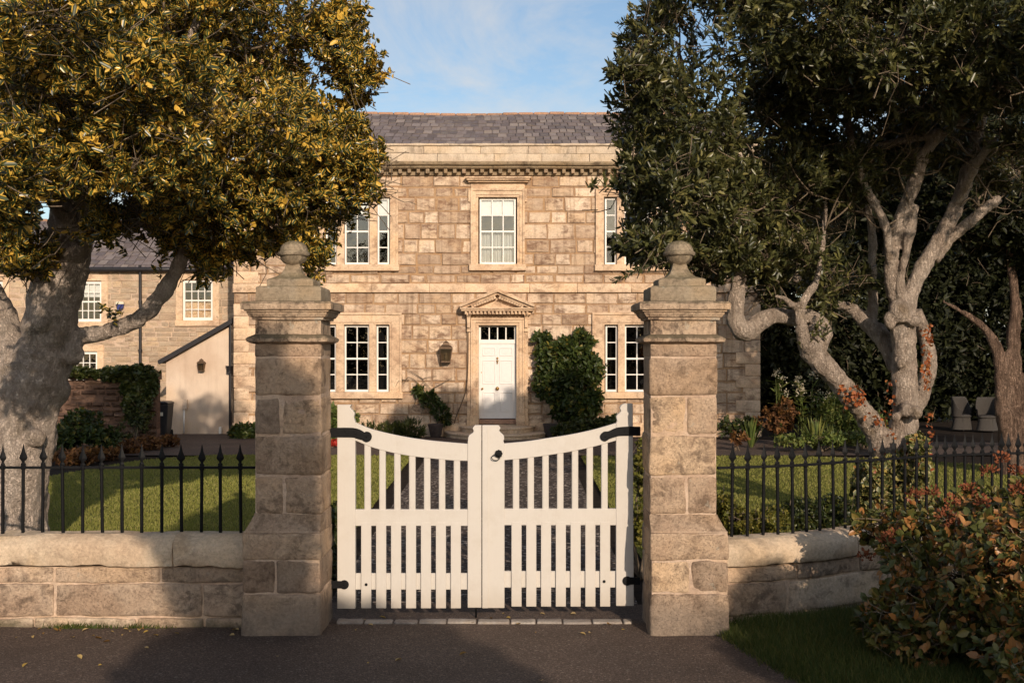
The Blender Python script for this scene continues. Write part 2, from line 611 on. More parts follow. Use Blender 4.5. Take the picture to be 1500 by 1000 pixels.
wm = nt.nodes.new('ShaderNodeMix'); wm.data_type = 'RGBA'; wm.blend_type = 'MULTIPLY'; wm.inputs[0].default_value = 1; wm.inputs[7].default_value = (1.0, 1.0, 1.0, 1)
nt.links.new(mx.outputs[2], wm.inputs[6]); nt.links.new(wm.outputs[2], bg.inputs[0])
bg.inputs[1].default_value = 0.14

sl = bpy.data.lights.new('sun', 'SUN'); sl.energy = 4.3; sl.angle = R(0.55); sl.color = (1.0, 0.83, 0.66)
so = bpy.data.objects.new('sun', sl); COL.objects.link(so)
dv = Vector((-math.sin(R(AZ)) * math.cos(R(EL)), math.cos(R(AZ)) * math.cos(R(EL)), -math.sin(R(EL))))
so.rotation_euler = dv.to_track_quat('-Z', 'Y').to_euler(); so.location = (6, -12, 9)

cam = bpy.data.cameras.new('camera'); cam.sensor_width = 36; cam.lens = F / 1500 * 36; cam.shift_y = (HZ - 500) / 1500
cam.clip_end = 2000; cam.clip_start = 0.1
co = bpy.data.objects.new('camera', cam); COL.objects.link(co); co.location = (0, 0, CAMZ); co.rotation_euler = (R(90), 0, 0)
SC.camera = co
SC.view_settings.view_transform = 'Standard'; SC.view_settings.look = 'None'; SC.view_settings.gamma = 1.0
SC.view_settings.exposure = 0.0
SC.render.resolution_x, SC.render.resolution_y = 1024, 682
try:
    SC.cycles.max_bounces = 8; SC.cycles.transparent_max_bounces = 12; SC.cycles.diffuse_bounces = 4
except Exception:
    pass

# ------------------------------------------------------------------ materials
M = {}
M['facade'] = stone('buff ashlar', (.30, .22, .158), (.44, .338, .248), (.54, .435, .335), (.12, .07, .047), 0.8, 1.7, 0.8, (0.6, 1, 1.3), fine=26, streak=0.6)
M['dressed'] = stone('dressed buff stone', (.44, .325, .225), (.47, .35, .245), (.51, .39, .28), (.15, .095, .065), 0.6, 1.3, 0.35, (0.7, 1, 1), fine=26)
M['parapet'] = stone('weathered parapet stone', (.34, .285, .22), (.37, .31, .245), (.42, .355, .28), (.10, .08, .06), 0.6, 1.2, 0.4, (1, 1, .35))
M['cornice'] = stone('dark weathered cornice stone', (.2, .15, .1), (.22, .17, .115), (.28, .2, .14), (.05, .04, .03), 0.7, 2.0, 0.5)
M['mortar'] = stone('lime mortar', (.26, .17, .10), (.28, .185, .11), (.3, .2, .12), (.10, .055, .033), 0.5, 2.0, 0.4)
M['wing'] = stone('wing rubble stone', (.26, .205, .15), (.315, .25, .185), (.37, .285, .2), (.14, .105, .08), 0.5, 1.8, 0.5, (.6, 1, 1.4))
M['pier'] = stone('gate pier sandstone', (.19, .145, .11), (.31, .228, .162), (.42, .31, .21), (.085, .06, .043), 0.7, 2.2, 0.8, fine=38, lichen=0.3, wet=(0.5, (.2, .175, .15), 0.55))
M['piercapm'] = stone('streaked pier moulding stone', (.26, .2, .15), (.35, .265, .19), (.45, .34, .24), (.08, .06, .046), 0.95, 3.4, 0.7, (1, 1, .6), fine=38, lichen=0.5, moss=((.10, .082, .05), 0.8))
M['piercap'] = stone('lichen dark pier cap', (.18, .145, .105), (.22, .18, .13), (.27, .22, .155), (.065, .055, .042), 0.6, 3.0, 0.6, fine=40, lichen=0.5, moss=((.08, .07, .02), 0.35))
M['frontwall'] = stone('boundary wall sandstone', (.25, .19, .14), (.38, .29, .215), (.48, .385, .29), (.10, .075, .058), 0.85, 2.6, 0.8, (.8, 1, 1), fine=40, lichen=0.3, wet=(0.26, (.11, .095, .055), 0.85))
M['coping'] = stone('boundary coping stone', (.34, .265, .195), (.40, .32, .235), (.46, .375, .28), (.13, .1, .075), 0.4, 2.4, 0.55, (.6, 1, 1), fine=36, lichen=0.25)
M['garden'] = stone('red brown garden wall rubble', (.07, .045, .035), (.12, .075, .055), (.2, .13, .095), (.04, .028, .022), 0.6, 2.5, 0.7)
M['piermortar'] = stone('pale pier mortar', (.36, .275, .21), (.38, .29, .22), (.4, .31, .24), (.2, .15, .12), 0.4, 3)
M['step'] = stone('worn step stone', (.4, .3, .21), (.43, .33, .235), (.46, .36, .25), (.13, .1, .07), 0.5, 2.5, 0.4)
M['slate'] = stone('grey purple roof slate', (.085, .075, .082), (.125, .108, .116), (.19, .165, .16), (.17, .15, .115), 0.35, 2.2, 0.3, (.5, 1, 1))
M['ridge'] = stone('terracotta ridge tile', (.24, .15, .105), (.28, .17, .12), (.34, .22, .155), (.1, .08, .06), 0.5, 3)
M['render'] = stone('cream wall render', (.44, .355, .28), (.45, .365, .29), (.46, .375, .30), (.30, .235, .185), 0.4, 1.0, 0.15, (1, 1, .4), fine=60, streak=0.1)
M['sett'] = stone('grey granite sett', (.2, .18, .165), (.25, .225, .2), (.3, .27, .24), (.1, .09, .08), 0.4, 6, 0.5, fine=60)
M['white'] = plain('white house paint', (.78, .74, .68), 0.4, 0.4, var=0.04, bump=0.05)
M['door'] = plain('white door paint', (.72, .69, .66), 0.3, 0.5, var=0.03, bump=0.03)
M['iron'] = plain('black painted iron', (.006, .006, .0065), 0.6, 0.14, var=0.4, bump=0.3, scale=40)
M['castiron'] = plain('black downpipe paint', (.018, .016, .018), 0.4, 0.4, var=0.3)
M['brass'] = plain('aged brass', (.42, .25, .09), 0.35, 0.5, 0.9, var=0.25)
M['bronze'] = plain('dull bronze lantern metal', (.12, .075, .045), 0.5, 0.4, 0.5, var=0.3)
M['plastic'] = plain('dark grey plastic', (.02, .02, .022), 0.45, 0.5, var=0.2)
M['blue'] = plain('blue alarm plastic', (.02, .03, .16), 0.4, 0.5, var=0.1)
M['paper'] = plain('pale label', (.6, .55, .42), 0.6)
M['room'] = plain('shade-blackened room plaster', (.014, .012, .011), 0.9, 0.1)  # near-black colour stands in for the darkness of rooms behind the glass
M['blind'] = plain('white roller blind', (.72, .72, .72), 0.9, 0.1, var=0.04)
M['terracotta'] = plain('dark plant pot', (.06, .045, .04), 0.7, 0.2, var=0.3)
M['wicker'] = None
b = B('shade-darkened wicker'); c = b.coord()  # white wicker with the deep shade under the trees put into its colour
wv = b.n('TexWave', Vector=c, Scale=30.0, Distortion=2.0, Detail=2.0).outputs[1]
b.surf(b.ramp(wv, [(0.2, (.03, .026, .022)), (0.8, (.10, .088, .078))]), 0.7, b.bump(wv, 0.8, 0.01)); M['wicker'] = b.m

b = B('gate paint'); c = b.coord()
n1 = b.noise(b.coord((3, 3, 0.2)), 14, 8, 0.7); n2 = b.noise(c, 3.2, 9, 0.75)
dirt = b.math('MULTIPLY', b.ramp(n2, [(0.5, 0.0), (0.75, 1.0)]), 0.28)
zz = b.n('SeparateXYZ', _0=b.n('NewGeometry').outputs['Position']).outputs[2]
low = b.math('MULTIPLY', b.ramp(b.math('ADD', zz, b.math('MULTIPLY', n2, 0.25)), [(0.14, 1.0), (0.42, 0.0)]), 0.6)
col = b.mix(b.math('MAXIMUM', dirt, low), (.55, .51, .455), (.36, .29, .21))
b.surf(col, 0.36, b.bump(b.math('ADD', n1, b.math('MULTIPLY', b.noise(c, 60, 3), 0.3)), 0.2, 0.008), 0.4); M['gate'] = b.m

b = B('window glass')
fr = b.n('Fresnel', IOR=2.0).outputs[0]
gl = b.n('BsdfGlossy', Color=(1, 1, 1), Roughness=0.02)
b.set(gl.inputs['Normal'], b.bump(b.noise(b.coord(), 2.3, 2), 0.25, 0.02))
trn = b.n('BsdfTransparent', Color=(.86, .88, .87))
b.set(b.out.inputs[0], b.n('MixShader', _0=fr, _1=trn.outputs[0], _2=gl.outputs[0])); M['glass'] = b.m

b = B('net curtain'); c = b.coord()
wv = b.n('TexWave', {'wave_type': 'BANDS', 'bands_direction': 'X'}, Vector=c, Scale=9.0, Distortion=1.5, Detail=2.0).outputs[1]
df = b.n('BsdfDiffuse', Color=b.ramp(wv, [(0.1, (.5, .5, .49)), (0.8, (.78, .78, .77))]), Normal=b.bump(wv, 0.6, 0.03))
tl = b.n('BsdfTranslucent', Color=(.7, .7, .7))
b.set(b.out.inputs[0], b.n('MixShader', _0=0.3, _1=df.outputs[0], _2=tl.outputs[0])); M['net'] = b.m

b = B('amber lantern glass')
b.set(b.out.inputs[0], b.n('MixShader', _0=0.55, _1=b.n('BsdfTransparent', Color=(.6, .5, .35)).outputs[0], _2=b.n('BsdfGlossy', Color=(.3, .24, .17), Roughness=0.3).outputs[0])); M['amber'] = b.m

b = B('worn tarmac'); c = b.coord()
n1 = b.noise(c, 0.8, 8, 0.65); n2 = b.noise(c, 75, 5, 0.75); vo = b.n('TexVoronoi', Vector=c, Scale=70.0).outputs[0]
col = b.ramp(n1, [(0.3, (.10, .069, .053)), (0.7, (.17, .12, .092))])
col = b.mix(0.6, col, b.ramp(n2, [(0.36, 0.1), (0.64, 1.0)]), 'MULTIPLY')
col = b.mix(b.ramp(b.noise(c, 70, 2), [(0.68, 0.0), (0.74, 1.0)]), col, (.26, .22, .19))
col = b.mix(b.ramp(b.noise(c, 0.35, 5), [(0.5, 0.0), (0.62, 0.35)]), col, (.06, .045, .036))
agg = b.n('TexVoronoi', Vector=c, Scale=105.0); a2 = b.n('TexVoronoi', Vector=c, Scale=70.0)
chip = b.n('SeparateColor', _0=agg.outputs[1]).outputs[0]; chip2 = b.n('SeparateColor', _0=a2.outputs[1]).outputs[1]
col = b.mix(1.0, col, b.ramp(chip, [(0.0, 0.6), (0.5, 1.0), (0.85, 1.25), (0.97, 1.9)]), 'MULTIPLY')
col = b.mix(b.ramp(chip2, [(0.975, 0.0), (0.98, 0.5)]), col, (.28, .23, .19))
b.surf(col, 0.8, b.bump(b.math('ADD', agg.outputs[0], b.math('MULTIPLY', n2, 0.6)), 1.0, 0.012), 0.25); M['tarmac'] = b.m

b = B('dark gravel path'); c = b.coord()
vo = b.n('TexVoronoi', Vector=c, Scale=26.0); n1 = b.noise(c, 1.1, 6)
cc = b.n('SeparateColor', _0=vo.outputs[1]).outputs[0]
col = b.ramp(cc, [(0.0, (.045, .032, .025)), (0.6, (.085, .06, .047)), (0.84, (.14, .105, .085)), (0.93, (.45, .37, .3))])
col = b.mix(0.6, col, b.ramp(n1, [(0.3, 0.5), (0.7, 1.0)]), 'MULTIPLY')
b.surf(col, 0.8, b.bump(vo.outputs[0], 1.0, 0.03), 0.25); M['gravel'] = b.m

b = B('dark garden soil'); c = b.coord()
n1 = b.noise(c, 6, 10, 0.7)
b.surf(b.ramp(n1, [(0.3, (.012, .009, .007)), (0.7, (.04, .028, .02))]), 0.95, b.bump(n1, 1.0, 0.06), 0.1); M['soil'] = b.m

b = B('mown lawn'); c = b.coord()
n1 = b.noise(c, 0.5, 6, 0.6); n2 = b.noise(c, 60, 4, 0.7); n3 = b.noise(c, 5, 5)
col = b.ramp(b.math('ADD', b.math('MULTIPLY', n1, 0.6), b.math('MULTIPLY', n3, 0.4)), [(0.3, (.13, .14, .028)), (0.7, (.22, .205, .045))])
col = b.mix(0.7, col, b.ramp(n2, [(0.25, 0.35), (0.75, 1.0)]), 'MULTIPLY')
b.surf(col, 0.9, b.bump(n2, 1.0, 0.03), 0.1); M['lawn'] = b.m


def blade_mat(name, a, c_, d):
    b = B(name)
    t = b.attr('tint')
    col = b.ramp(t, [(0, a), (0.6, c_), (1, d)])
    col = b.mix(0.6, col, b.ramp(b.noise(b.coord(), 0.6, 6, 0.6), [(0.3, 0.55), (0.7, 1.0)]), 'MULTIPLY')
    p = b.surf(col, 0.6, None, 0.25)
    tl = b.n('BsdfTranslucent', Color=col)
    b.set(b.out.inputs[0], b.n('MixShader', _0=0.35, _1=p.outputs[0], _2=tl.outputs[0]))
    return b.m


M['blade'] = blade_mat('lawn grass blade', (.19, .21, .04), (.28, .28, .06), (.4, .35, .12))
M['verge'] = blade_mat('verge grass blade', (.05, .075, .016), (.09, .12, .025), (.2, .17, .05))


def bark(name, c0, c1, c2, scale=3.0, bump=0.8, patch=None, fa=0.6, fz=0.16):
    b = B(name)
    c = b.coord(); cv = b.coord((1, 1, 0.35))
    n1 = b.noise(cv, scale, 8, 0.65, 0.5); n2 = b.noise(cv, scale * 7, 8, 0.7); n3 = b.noise(c, 45, 4)
    col = b.ramp(b.math('ADD', b.math('MULTIPLY', n1, 0.6), b.math('MULTIPLY', n2, 0.4)), [(0.34, c0), (0.5, c1), (0.66, c2)])
    if patch:
        col = b.mix(b.math('MULTIPLY', b.ramp(b.noise(c, 2.4, 6, 0.6), [(0.55, 0.0), (0.66, 1.0)]), 0.6), col, patch)
    vo = b.n('TexVoronoi', {'feature': 'DISTANCE_TO_EDGE'}, Vector=b.coord((1, 1, 0.45)), Scale=scale * 9).outputs[0]
    fis = b.ramp(b.noise(b.coord((1, 1, fz)), scale * 9, 9, 0.75, 1.2), [(0.38, 0.0), (0.52, 1.0)])
    h = b.math('ADD', b.math('MULTIPLY', n2, 0.9), b.math('ADD', b.math('MULTIPLY', n3, 0.4), b.math('ADD', b.math('MULTIPLY', b.ramp(vo, [(0.0, 0.0), (0.1, 1.0)]), 0.2), b.math('MULTIPLY', fis, fa))))
    col = b.mix(fa, col, b.ramp(fis, [(0.0, 0.4), (1.0, 1.0)]), 'MULTIPLY')
    vd = b.n('MixRGB', _0=0.08, _1=b.coord((1, 1, 0.6)), _2=b.n('TexNoise', Vector=c, Scale=9.0, Detail=5.0).outputs[1]).outputs[0]
    vc = b.n('TexVoronoi', {'feature': 'DISTANCE_TO_EDGE'}, Vector=vd, Scale=34.0).outputs[0]
    col = b.mix(b.math('MULTIPLY', b.ramp(n1, [(0.4, 0.1), (0.6, 1.0)]), fa * 1.2), col, b.ramp(vc, [(0.0, 0.35), (0.08, 0.85), (0.2, 1.05)]), 'MULTIPLY')
    col = b.mix(b.ramp(b.noise(c, 16, 4, 0.7), [(0.63, 0.0), (0.68, 0.6)]), col, tuple(x * 1.35 for x in c2))
    h = b.math('ADD', h, b.math('MULTIPLY', b.ramp(vc, [(0.0, 0.0), (0.08, 1.0)]), 0.2))
    col = b.mix(0.45, col, b.ramp(n3, [(0.3, 0.45), (0.7, 1.0)]), 'MULTIPLY')
    b.surf(b.mix(1.0, col, (1.3, 1.3, 1.3), 'MULTIPLY'), 0.9, b.bump(h, bump, 0.05), 0.1)
    return b.m


M['bark_holly'] = bark('holly bark', (.24, .185, .145), (.44, .36, .295), (.57, .48, .40), 2.5, 0.9, (.15, .12, .075), fa=0.3, fz=0.6)
M['bark_pale'] = bark('pale smooth bark', (.16, .118, .088), (.40, .32, .255), (.54, .45, .37), 2.6, 0.9, (.13, .09, .045), fa=0.3, fz=0.4)
M['bark_red'] = bark('reddish flaking bark', (.08, .05, .036), (.22, .145, .105), (.36, .25, .185), 3.0, 1.0)
M['twig'] = bark('thin twig bark', (.09, .07, .05), (.17, .13, .09), (.26, .2, .14), 4, 0.3)

G = lambda *s: list(s)
M['holly'] = leaf_mat('variegated holly leaf', [(0, (.02, .03, .010)), (0.6, (.04, .056, .017)), (0.88, (.07, .085, .022))], ((.60, .38, .055), (.72, .46, .08)), 0.18, 0.3, 0.5, allmargin=0.13, mstart=0.62)
M['evergreen'] = leaf_mat('dark evergreen leaf', [(0, (.032, .036, .013)), (0.6, (.062, .066, .022)), (0.88, (.105, .10, .032)), (1, (.17, .15, .05))], None, 0.15, 0.36, 0.45)
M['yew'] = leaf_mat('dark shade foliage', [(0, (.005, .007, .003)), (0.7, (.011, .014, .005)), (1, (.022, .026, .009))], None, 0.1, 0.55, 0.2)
M['wisteria'] = leaf_mat('wall climber leaf', [(0, (.02, .032, .009)), (0.6, (.035, .055, .013)), (0.9, (.07, .09, .02)), (1, (.2, .16, .03))], None, 0.25, 0.45, 0.3)
M['ivy'] = leaf_mat('ivy leaf', [(0, (.022, .032, .008)), (0.6, (.04, .055, .013)), (1, (.085, .085, .02))], None, 0.2, 0.4, 0.4)
M['ivy_var'] = leaf_mat('variegated ivy leaf', [(0, (.04, .05, .015)), (0.7, (.09, .105, .03)), (0.86, (.3, .24, .05)), (1, (.22, .05, .02))], ((.24, .2, .07), (.34, .29, .13)), 0.2, 0.4, 0.35, mstart=0.6)
M['redcreeper'] = leaf_mat('rusty creeper leaf', [(0, (.16, .04, .015)), (0.6, (.30, .085, .025)), (1, (.36, .15, .05))], None, 0.3, 0.5, 0.3)
M['bushleaf'] = leaf_mat('autumn bush leaf', [(0, (.045, .055, .016)), (0.5, (.11, .118, .032)), (0.68, (.21, .155, .042)), (0.82, (.30, .13, .04)), (1, (.40, .2, .07))], None, 0.28, 0.38, 0.4)
M['seedhead'] = leaf_mat('brown flower head', [(0, (.12, .035, .018)), (1, (.25, .085, .04))], None, 0.1, 0.8, 0.1)
M['yellowgreen'] = leaf_mat('yellow green shrub leaf', [(0, (.06, .065, .012)), (0.5, (.13, .13, .022)), (1, (.24, .20, .045))], None, 0.3, 0.45, 0.3)
M['border'] = leaf_mat('border plant leaf', [(0, (.05, .075, .018)), (0.6, (.11, .15, .035)), (1, (.2, .2, .055))], None, 0.3, 0.5, 0.3)
M['rust'] = leaf_mat('rusty border leaf', [(0, (.06, .03, .015)), (0.6, (.14, .06, .025)), (1, (.2, .1, .03))], None, 0.25, 0.6, 0.2)
M['redflower'] = leaf_mat('red petal', [(0, (.35, .02, .015)), (1, (.5, .05, .03))], None, 0.25, 0.5, 0.2)
M['whiteflower'] = leaf_mat('pale petal', [(0, (.45, .38, .27)), (1, (.6, .55, .45))], None, 0.3, 0.6, 0.2)
M['fallen'] = leaf_mat('fallen leaf', [(0, (.2, .1, .03)), (0.5, (.36, .24, .06)), (1, (.42, .3, .14))], None, 0.2, 0.6, 0.2)
# ================================================================== ground
def sheet(name, poly, z, mat, kind='structure', sub=0):
    mb = MB()
    mb.add([(x, y, z) for x, y in poly], [tuple(range(len(poly)))])
    o = mb.build(name, mat, None, fix=True)
    o['kind'] = kind
    return o


sheet('ground', [(-400, -60), (400, -60), (400, 600), (-400, 600)], -0.03, M['soil'])
sheet('road', [(-60, -40), (60, -40), (60, 9.62), (1.9, 9.62), (1.4, 10.05), (-1.9, 10.15), (-2.6, 9.62), (-60, 9.62)], 0.0, M['tarmac'])
sheet('path', [(-1.5, 9.62), (1.08, 9.62), (1.1, 10.3), (1.12, 16), (1.2, 24.4), (-1.78, 24.4), (-1.7, 16), (-1.6, 10.3)], -0.006, M['gravel'])
sheet('driveway', [(-30, 24.4), (14, 24.4), (14, 27.4), (1.6, 29.3), (-2.3, 29.3), (-4.6, 27.6), (-7.4, 30.6), (-30, 30.6)], -0.002, M['tarmac'])
LL = [(-1.86, 9.7), (-1.95, 16), (-2.05, 24.2), (-6.2, 24.3), (-7.4, 23.2), (-8.0, 20.5), (-8.3, 17), (-9.6, 13), (-11, 9.7)]
RL = [(1.36, 9.9), (1.36, 16), (1.42, 24), (6, 24.1), (9, 22.3), (13, 20), (20, 17), (20, 11.5), (7, 11.5), (4.3, 10.9), (2.9, 10.1), (2.2, 9.75)]
sheet('lawn', LL, 0.012, M['lawn']); sheet('lawn', RL, 0.012, M['lawn'])

# verge in front of the right-hand wall: a low bank of turf
VG = [(1.66, 9.3), (1.68, 8.9), (1.8, 8.3), (1.97, 7.6), (2.3, 6.6), (2.9, 5.4), (8, 3.5), (9, 11), (5.2, 10.85), (3.7, 10.25), (2.9, 9.75), (2.31, 9.45)]


def inside(poly, X, Y):
    r = np.zeros(len(X), bool); n = len(poly)
    for i in range(n):
        x1, y1 = poly[i]; x2, y2 = poly[(i + 1) % n]
        c = ((y1 > Y) != (y2 > Y)) & (X < (x2 - x1) * (Y - y1) / (y2 - y1 + 1e-12) + x1)
        r ^= c
    return r


def edge_dist(poly, X, Y):
    d = np.full(len(X), 1e9); n = len(poly)
    for i in range(n):
        a = np.array(poly[i]); bb = np.array(poly[(i + 1) % n]); ab = bb - a
        t = np.clip(((X - a[0]) * ab[0] + (Y - a[1]) * ab[1]) / (ab @ ab), 0, 1)
        d = np.minimum(d, np.hypot(X - a[0] - t * ab[0], Y - a[1] - t * ab[1]))
    return d


def verge_z(X, Y):
    d = edge_dist(VG, X, Y)
    return 0.002 + 0.13 * np.clip(d / 0.6, 0, 1) ** 0.7


mb = MB()
gx_, gy_ = np.meshgrid(np.linspace(1.6, 9, 75), np.linspace(3.5, 11, 75))
X, Y = gx_.ravel(), gy_.ravel()
ins = inside(VG, X, Y)
Z = np.where(ins, verge_z(X, Y), -0.02)
n_ = 75
mb.add(np.stack([X, Y, Z], 1), [(j * n_ + i, j * n_ + i + 1, (j + 1) * n_ + i + 1, (j + 1) * n_ + i) for j in range(n_ - 1) for i in range(n_ - 1)])
o = mb.build('verge', M['lawn'], None, smooth=True); o['kind'] = 'structure'


def blades(name, X, Y, Z, h, wd, mat, lean=0.5, rg=rng):
    n = len(X)
    a = rg.uniform(0, 2 * PI, n); l = rg.uniform(0.1, lean, n) * h; b2 = rg.uniform(0, 2 * PI, n)
    V = np.empty((n, 3, 3))
    V[:, 0] = np.stack([X - np.cos(a) * wd / 2, Y - np.sin(a) * wd / 2, Z], 1)
    V[:, 1] = np.stack([X + np.cos(a) * wd / 2, Y + np.sin(a) * wd / 2, Z], 1)
    V[:, 2] = np.stack([X + np.cos(b2) * l, Y + np.sin(b2) * l, Z + h], 1)
    me = bpy.data.meshes.new(name)
    me.vertices.add(n * 3); me.vertices.foreach_set('co', V.astype(np.float32).ravel())
    me.loops.add(n * 3); me.loops.foreach_set('vertex_index', np.arange(n * 3, dtype=np.int32))
    me.polygons.add(n); me.polygons.foreach_set('loop_start', (np.arange(n) * 3).astype(np.int32))
    at = me.attributes.new('tint', 'FLOAT', 'FACE'); at.data.foreach_set('value', rg.uniform(0, 1, n).astype(np.float32))
    me.update(calc_edges=True)
    return link(name, me, mat, None, 'stuff')


def lawn_blades(name, poly, n, xr, yr, h, label):
    # more blades where the lawn is near
    u = rng.uniform(0, 1, n); Yv = 1 / (1 / yr[0] + u * (1 / yr[1] - 1 / yr[0])); Xv = rng.uniform(xr[0], xr[1], n)
    k = inside(poly, Xv, Yv); Xv, Yv = Xv[k], Yv[k]
    pr = 750 + Xv / Yv * F
    k = (pr > -60) & (pr < 1560); Xv, Yv = Xv[k], Yv[k]
    hh = h * rng.uniform(0.6, 1.3, len(Xv)); ww = 0.0035 + 0.0007 * Yv
    props(blades(name, Xv, Yv, np.full(len(Xv), 0.008), hh, ww, M['blade']), label, 'grass')


lawn_blades('grass', LL, 230000, (-11, -1.7), (9.7, 24.5), 0.035, 'short sunlit lawn grass behind the straight railing')
lawn_blades('grass', RL, 200000, (1.3, 14), (9.7, 24.5), 0.035, 'short lawn grass behind the curving railing')
n = 90000
Xv = rng.uniform(1.6, 5, n); Yv = rng.uniform(6.9, 10.3, n); k = inside(VG, Xv, Yv); Xv, Yv = Xv[k], Yv[k]
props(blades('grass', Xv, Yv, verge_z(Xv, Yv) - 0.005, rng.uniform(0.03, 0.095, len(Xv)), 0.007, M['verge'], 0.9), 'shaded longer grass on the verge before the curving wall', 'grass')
# ragged grass hanging over the kerbless verge edge
ex, ey = [], []
for i in range(0, 5):
    a, c_ = np.array(VG[i]), np.array(VG[i + 1]); m = 900
    t = rng.uniform(0, 1, (m, 1)); q = a + (c_ - a) * t + rng.normal(0, 0.035, (m, 2)); ex += list(q[:, 0]); ey += list(q[:, 1])
ex, ey = np.array(ex), np.array(ey)
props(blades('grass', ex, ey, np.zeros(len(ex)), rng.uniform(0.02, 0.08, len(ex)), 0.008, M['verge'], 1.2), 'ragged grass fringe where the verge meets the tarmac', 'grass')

# setts across the gateway
GR = 'granite setts across the gateway'
sx = -1.42; k = 0
while sx < 0.92:
    L = random.uniform(0.2, 0.27); 
    if sx + L > 0.98: L = 0.98 - sx
    mb = MB(); rough_block(mb, sx + .005, sx + L - .005, 9.34 + random.uniform(-.008, .008), 9.46, -0.03, 0.018 + random.uniform(-.004, .004), 0.014, 0.03, 0.005, random.random(), seed=k)
    o = mb.build('sett', M['sett'], None, smooth=True)
    props(o, 'flat worn grey granite sett, one of a row in the tarmac across the gateway', 'paving stone', GR)
    sx += L; k += 1

# ================================================================== gate piers
def rect_loft(mb, x0, x1, y0, y1, prof, sp=0.03, amp=0.006, tint=0.5, seed=0, cap=True):
    """mouldings run round a rectangle: prof = [(offset outwards, z)]"""
    def ring(off):
        a, b_, c, d = x0 - off, x1 + off, y0 - off, y1 + off
        nx = max(3, int((x1 - x0) / sp)); ny = max(3, int((y1 - y0) / sp))
        t = np.linspace(0, 1, nx, endpoint=False); u = np.linspace(0, 1, ny, endpoint=False)
        return np.concatenate([np.stack([a + (b_ - a) * t, np.full(nx, c)], 1), np.stack([np.full(ny, b_), c + (d - c) * u], 1),
                               np.stack([b_ - (b_ - a) * t, np.full(nx, d)], 1), np.stack([np.full(ny, a), d - (d - c) * u], 1)])
    V = []
    fine = []
    for i in range(len(prof) - 1):
        (o0, z0), (o1, z1) = prof[i], prof[i + 1]
        m = max(1, int(math.hypot(o1 - o0, z1 - z0) / sp))
        fine += [(o0 + (o1 - o0) * k / m, z0 + (z1 - z0) * k / m) for k in range(m)]
    fine.append(prof[-1])
    for o_, z in fine:
        r = ring(o_)
        V.append(np.concatenate([r, np.full((len(r), 1), z)], 1))
    k = len(V[0]); n = len(V)
    V = np.concatenate(V)
    cx, cy = (x0 + x1) / 2, (y0 + y1) / 2
    for i in range(len(V)):
        q = Vector(V[i] * 4 + seed)
        h = mn.noise(q) * 0.5 + mn.noise(q * 3.3) * 0.4 + mn.noise(q * 8.0) * 0.35
        e = max(0.0, abs(mn.noise(q * 1.7 + Vector((9, 3, 1)))) - 0.32) * 3
        d = Vector((V[i][0] - cx, V[i][1] - cy, 0)); d.normalize()
        V[i] += np.array(d) * (h * amp - e * amp * 1.2); V[i][2] += mn.noise(q * 2.2 + Vector((5, 5, 5))) * amp * 0.8
    Fc = [(j * k + i, j * k + (i + 1) % k, (j + 1) * k + (i + 1) % k, (j + 1) * k + i) for j in range(n - 1) for i in range(k)]
    if cap: Fc += [tuple((n - 1) * k + i for i in range(k))]
    Fc += [tuple(range(k - 1, -1, -1))]
    mb.add(V, Fc, tint)


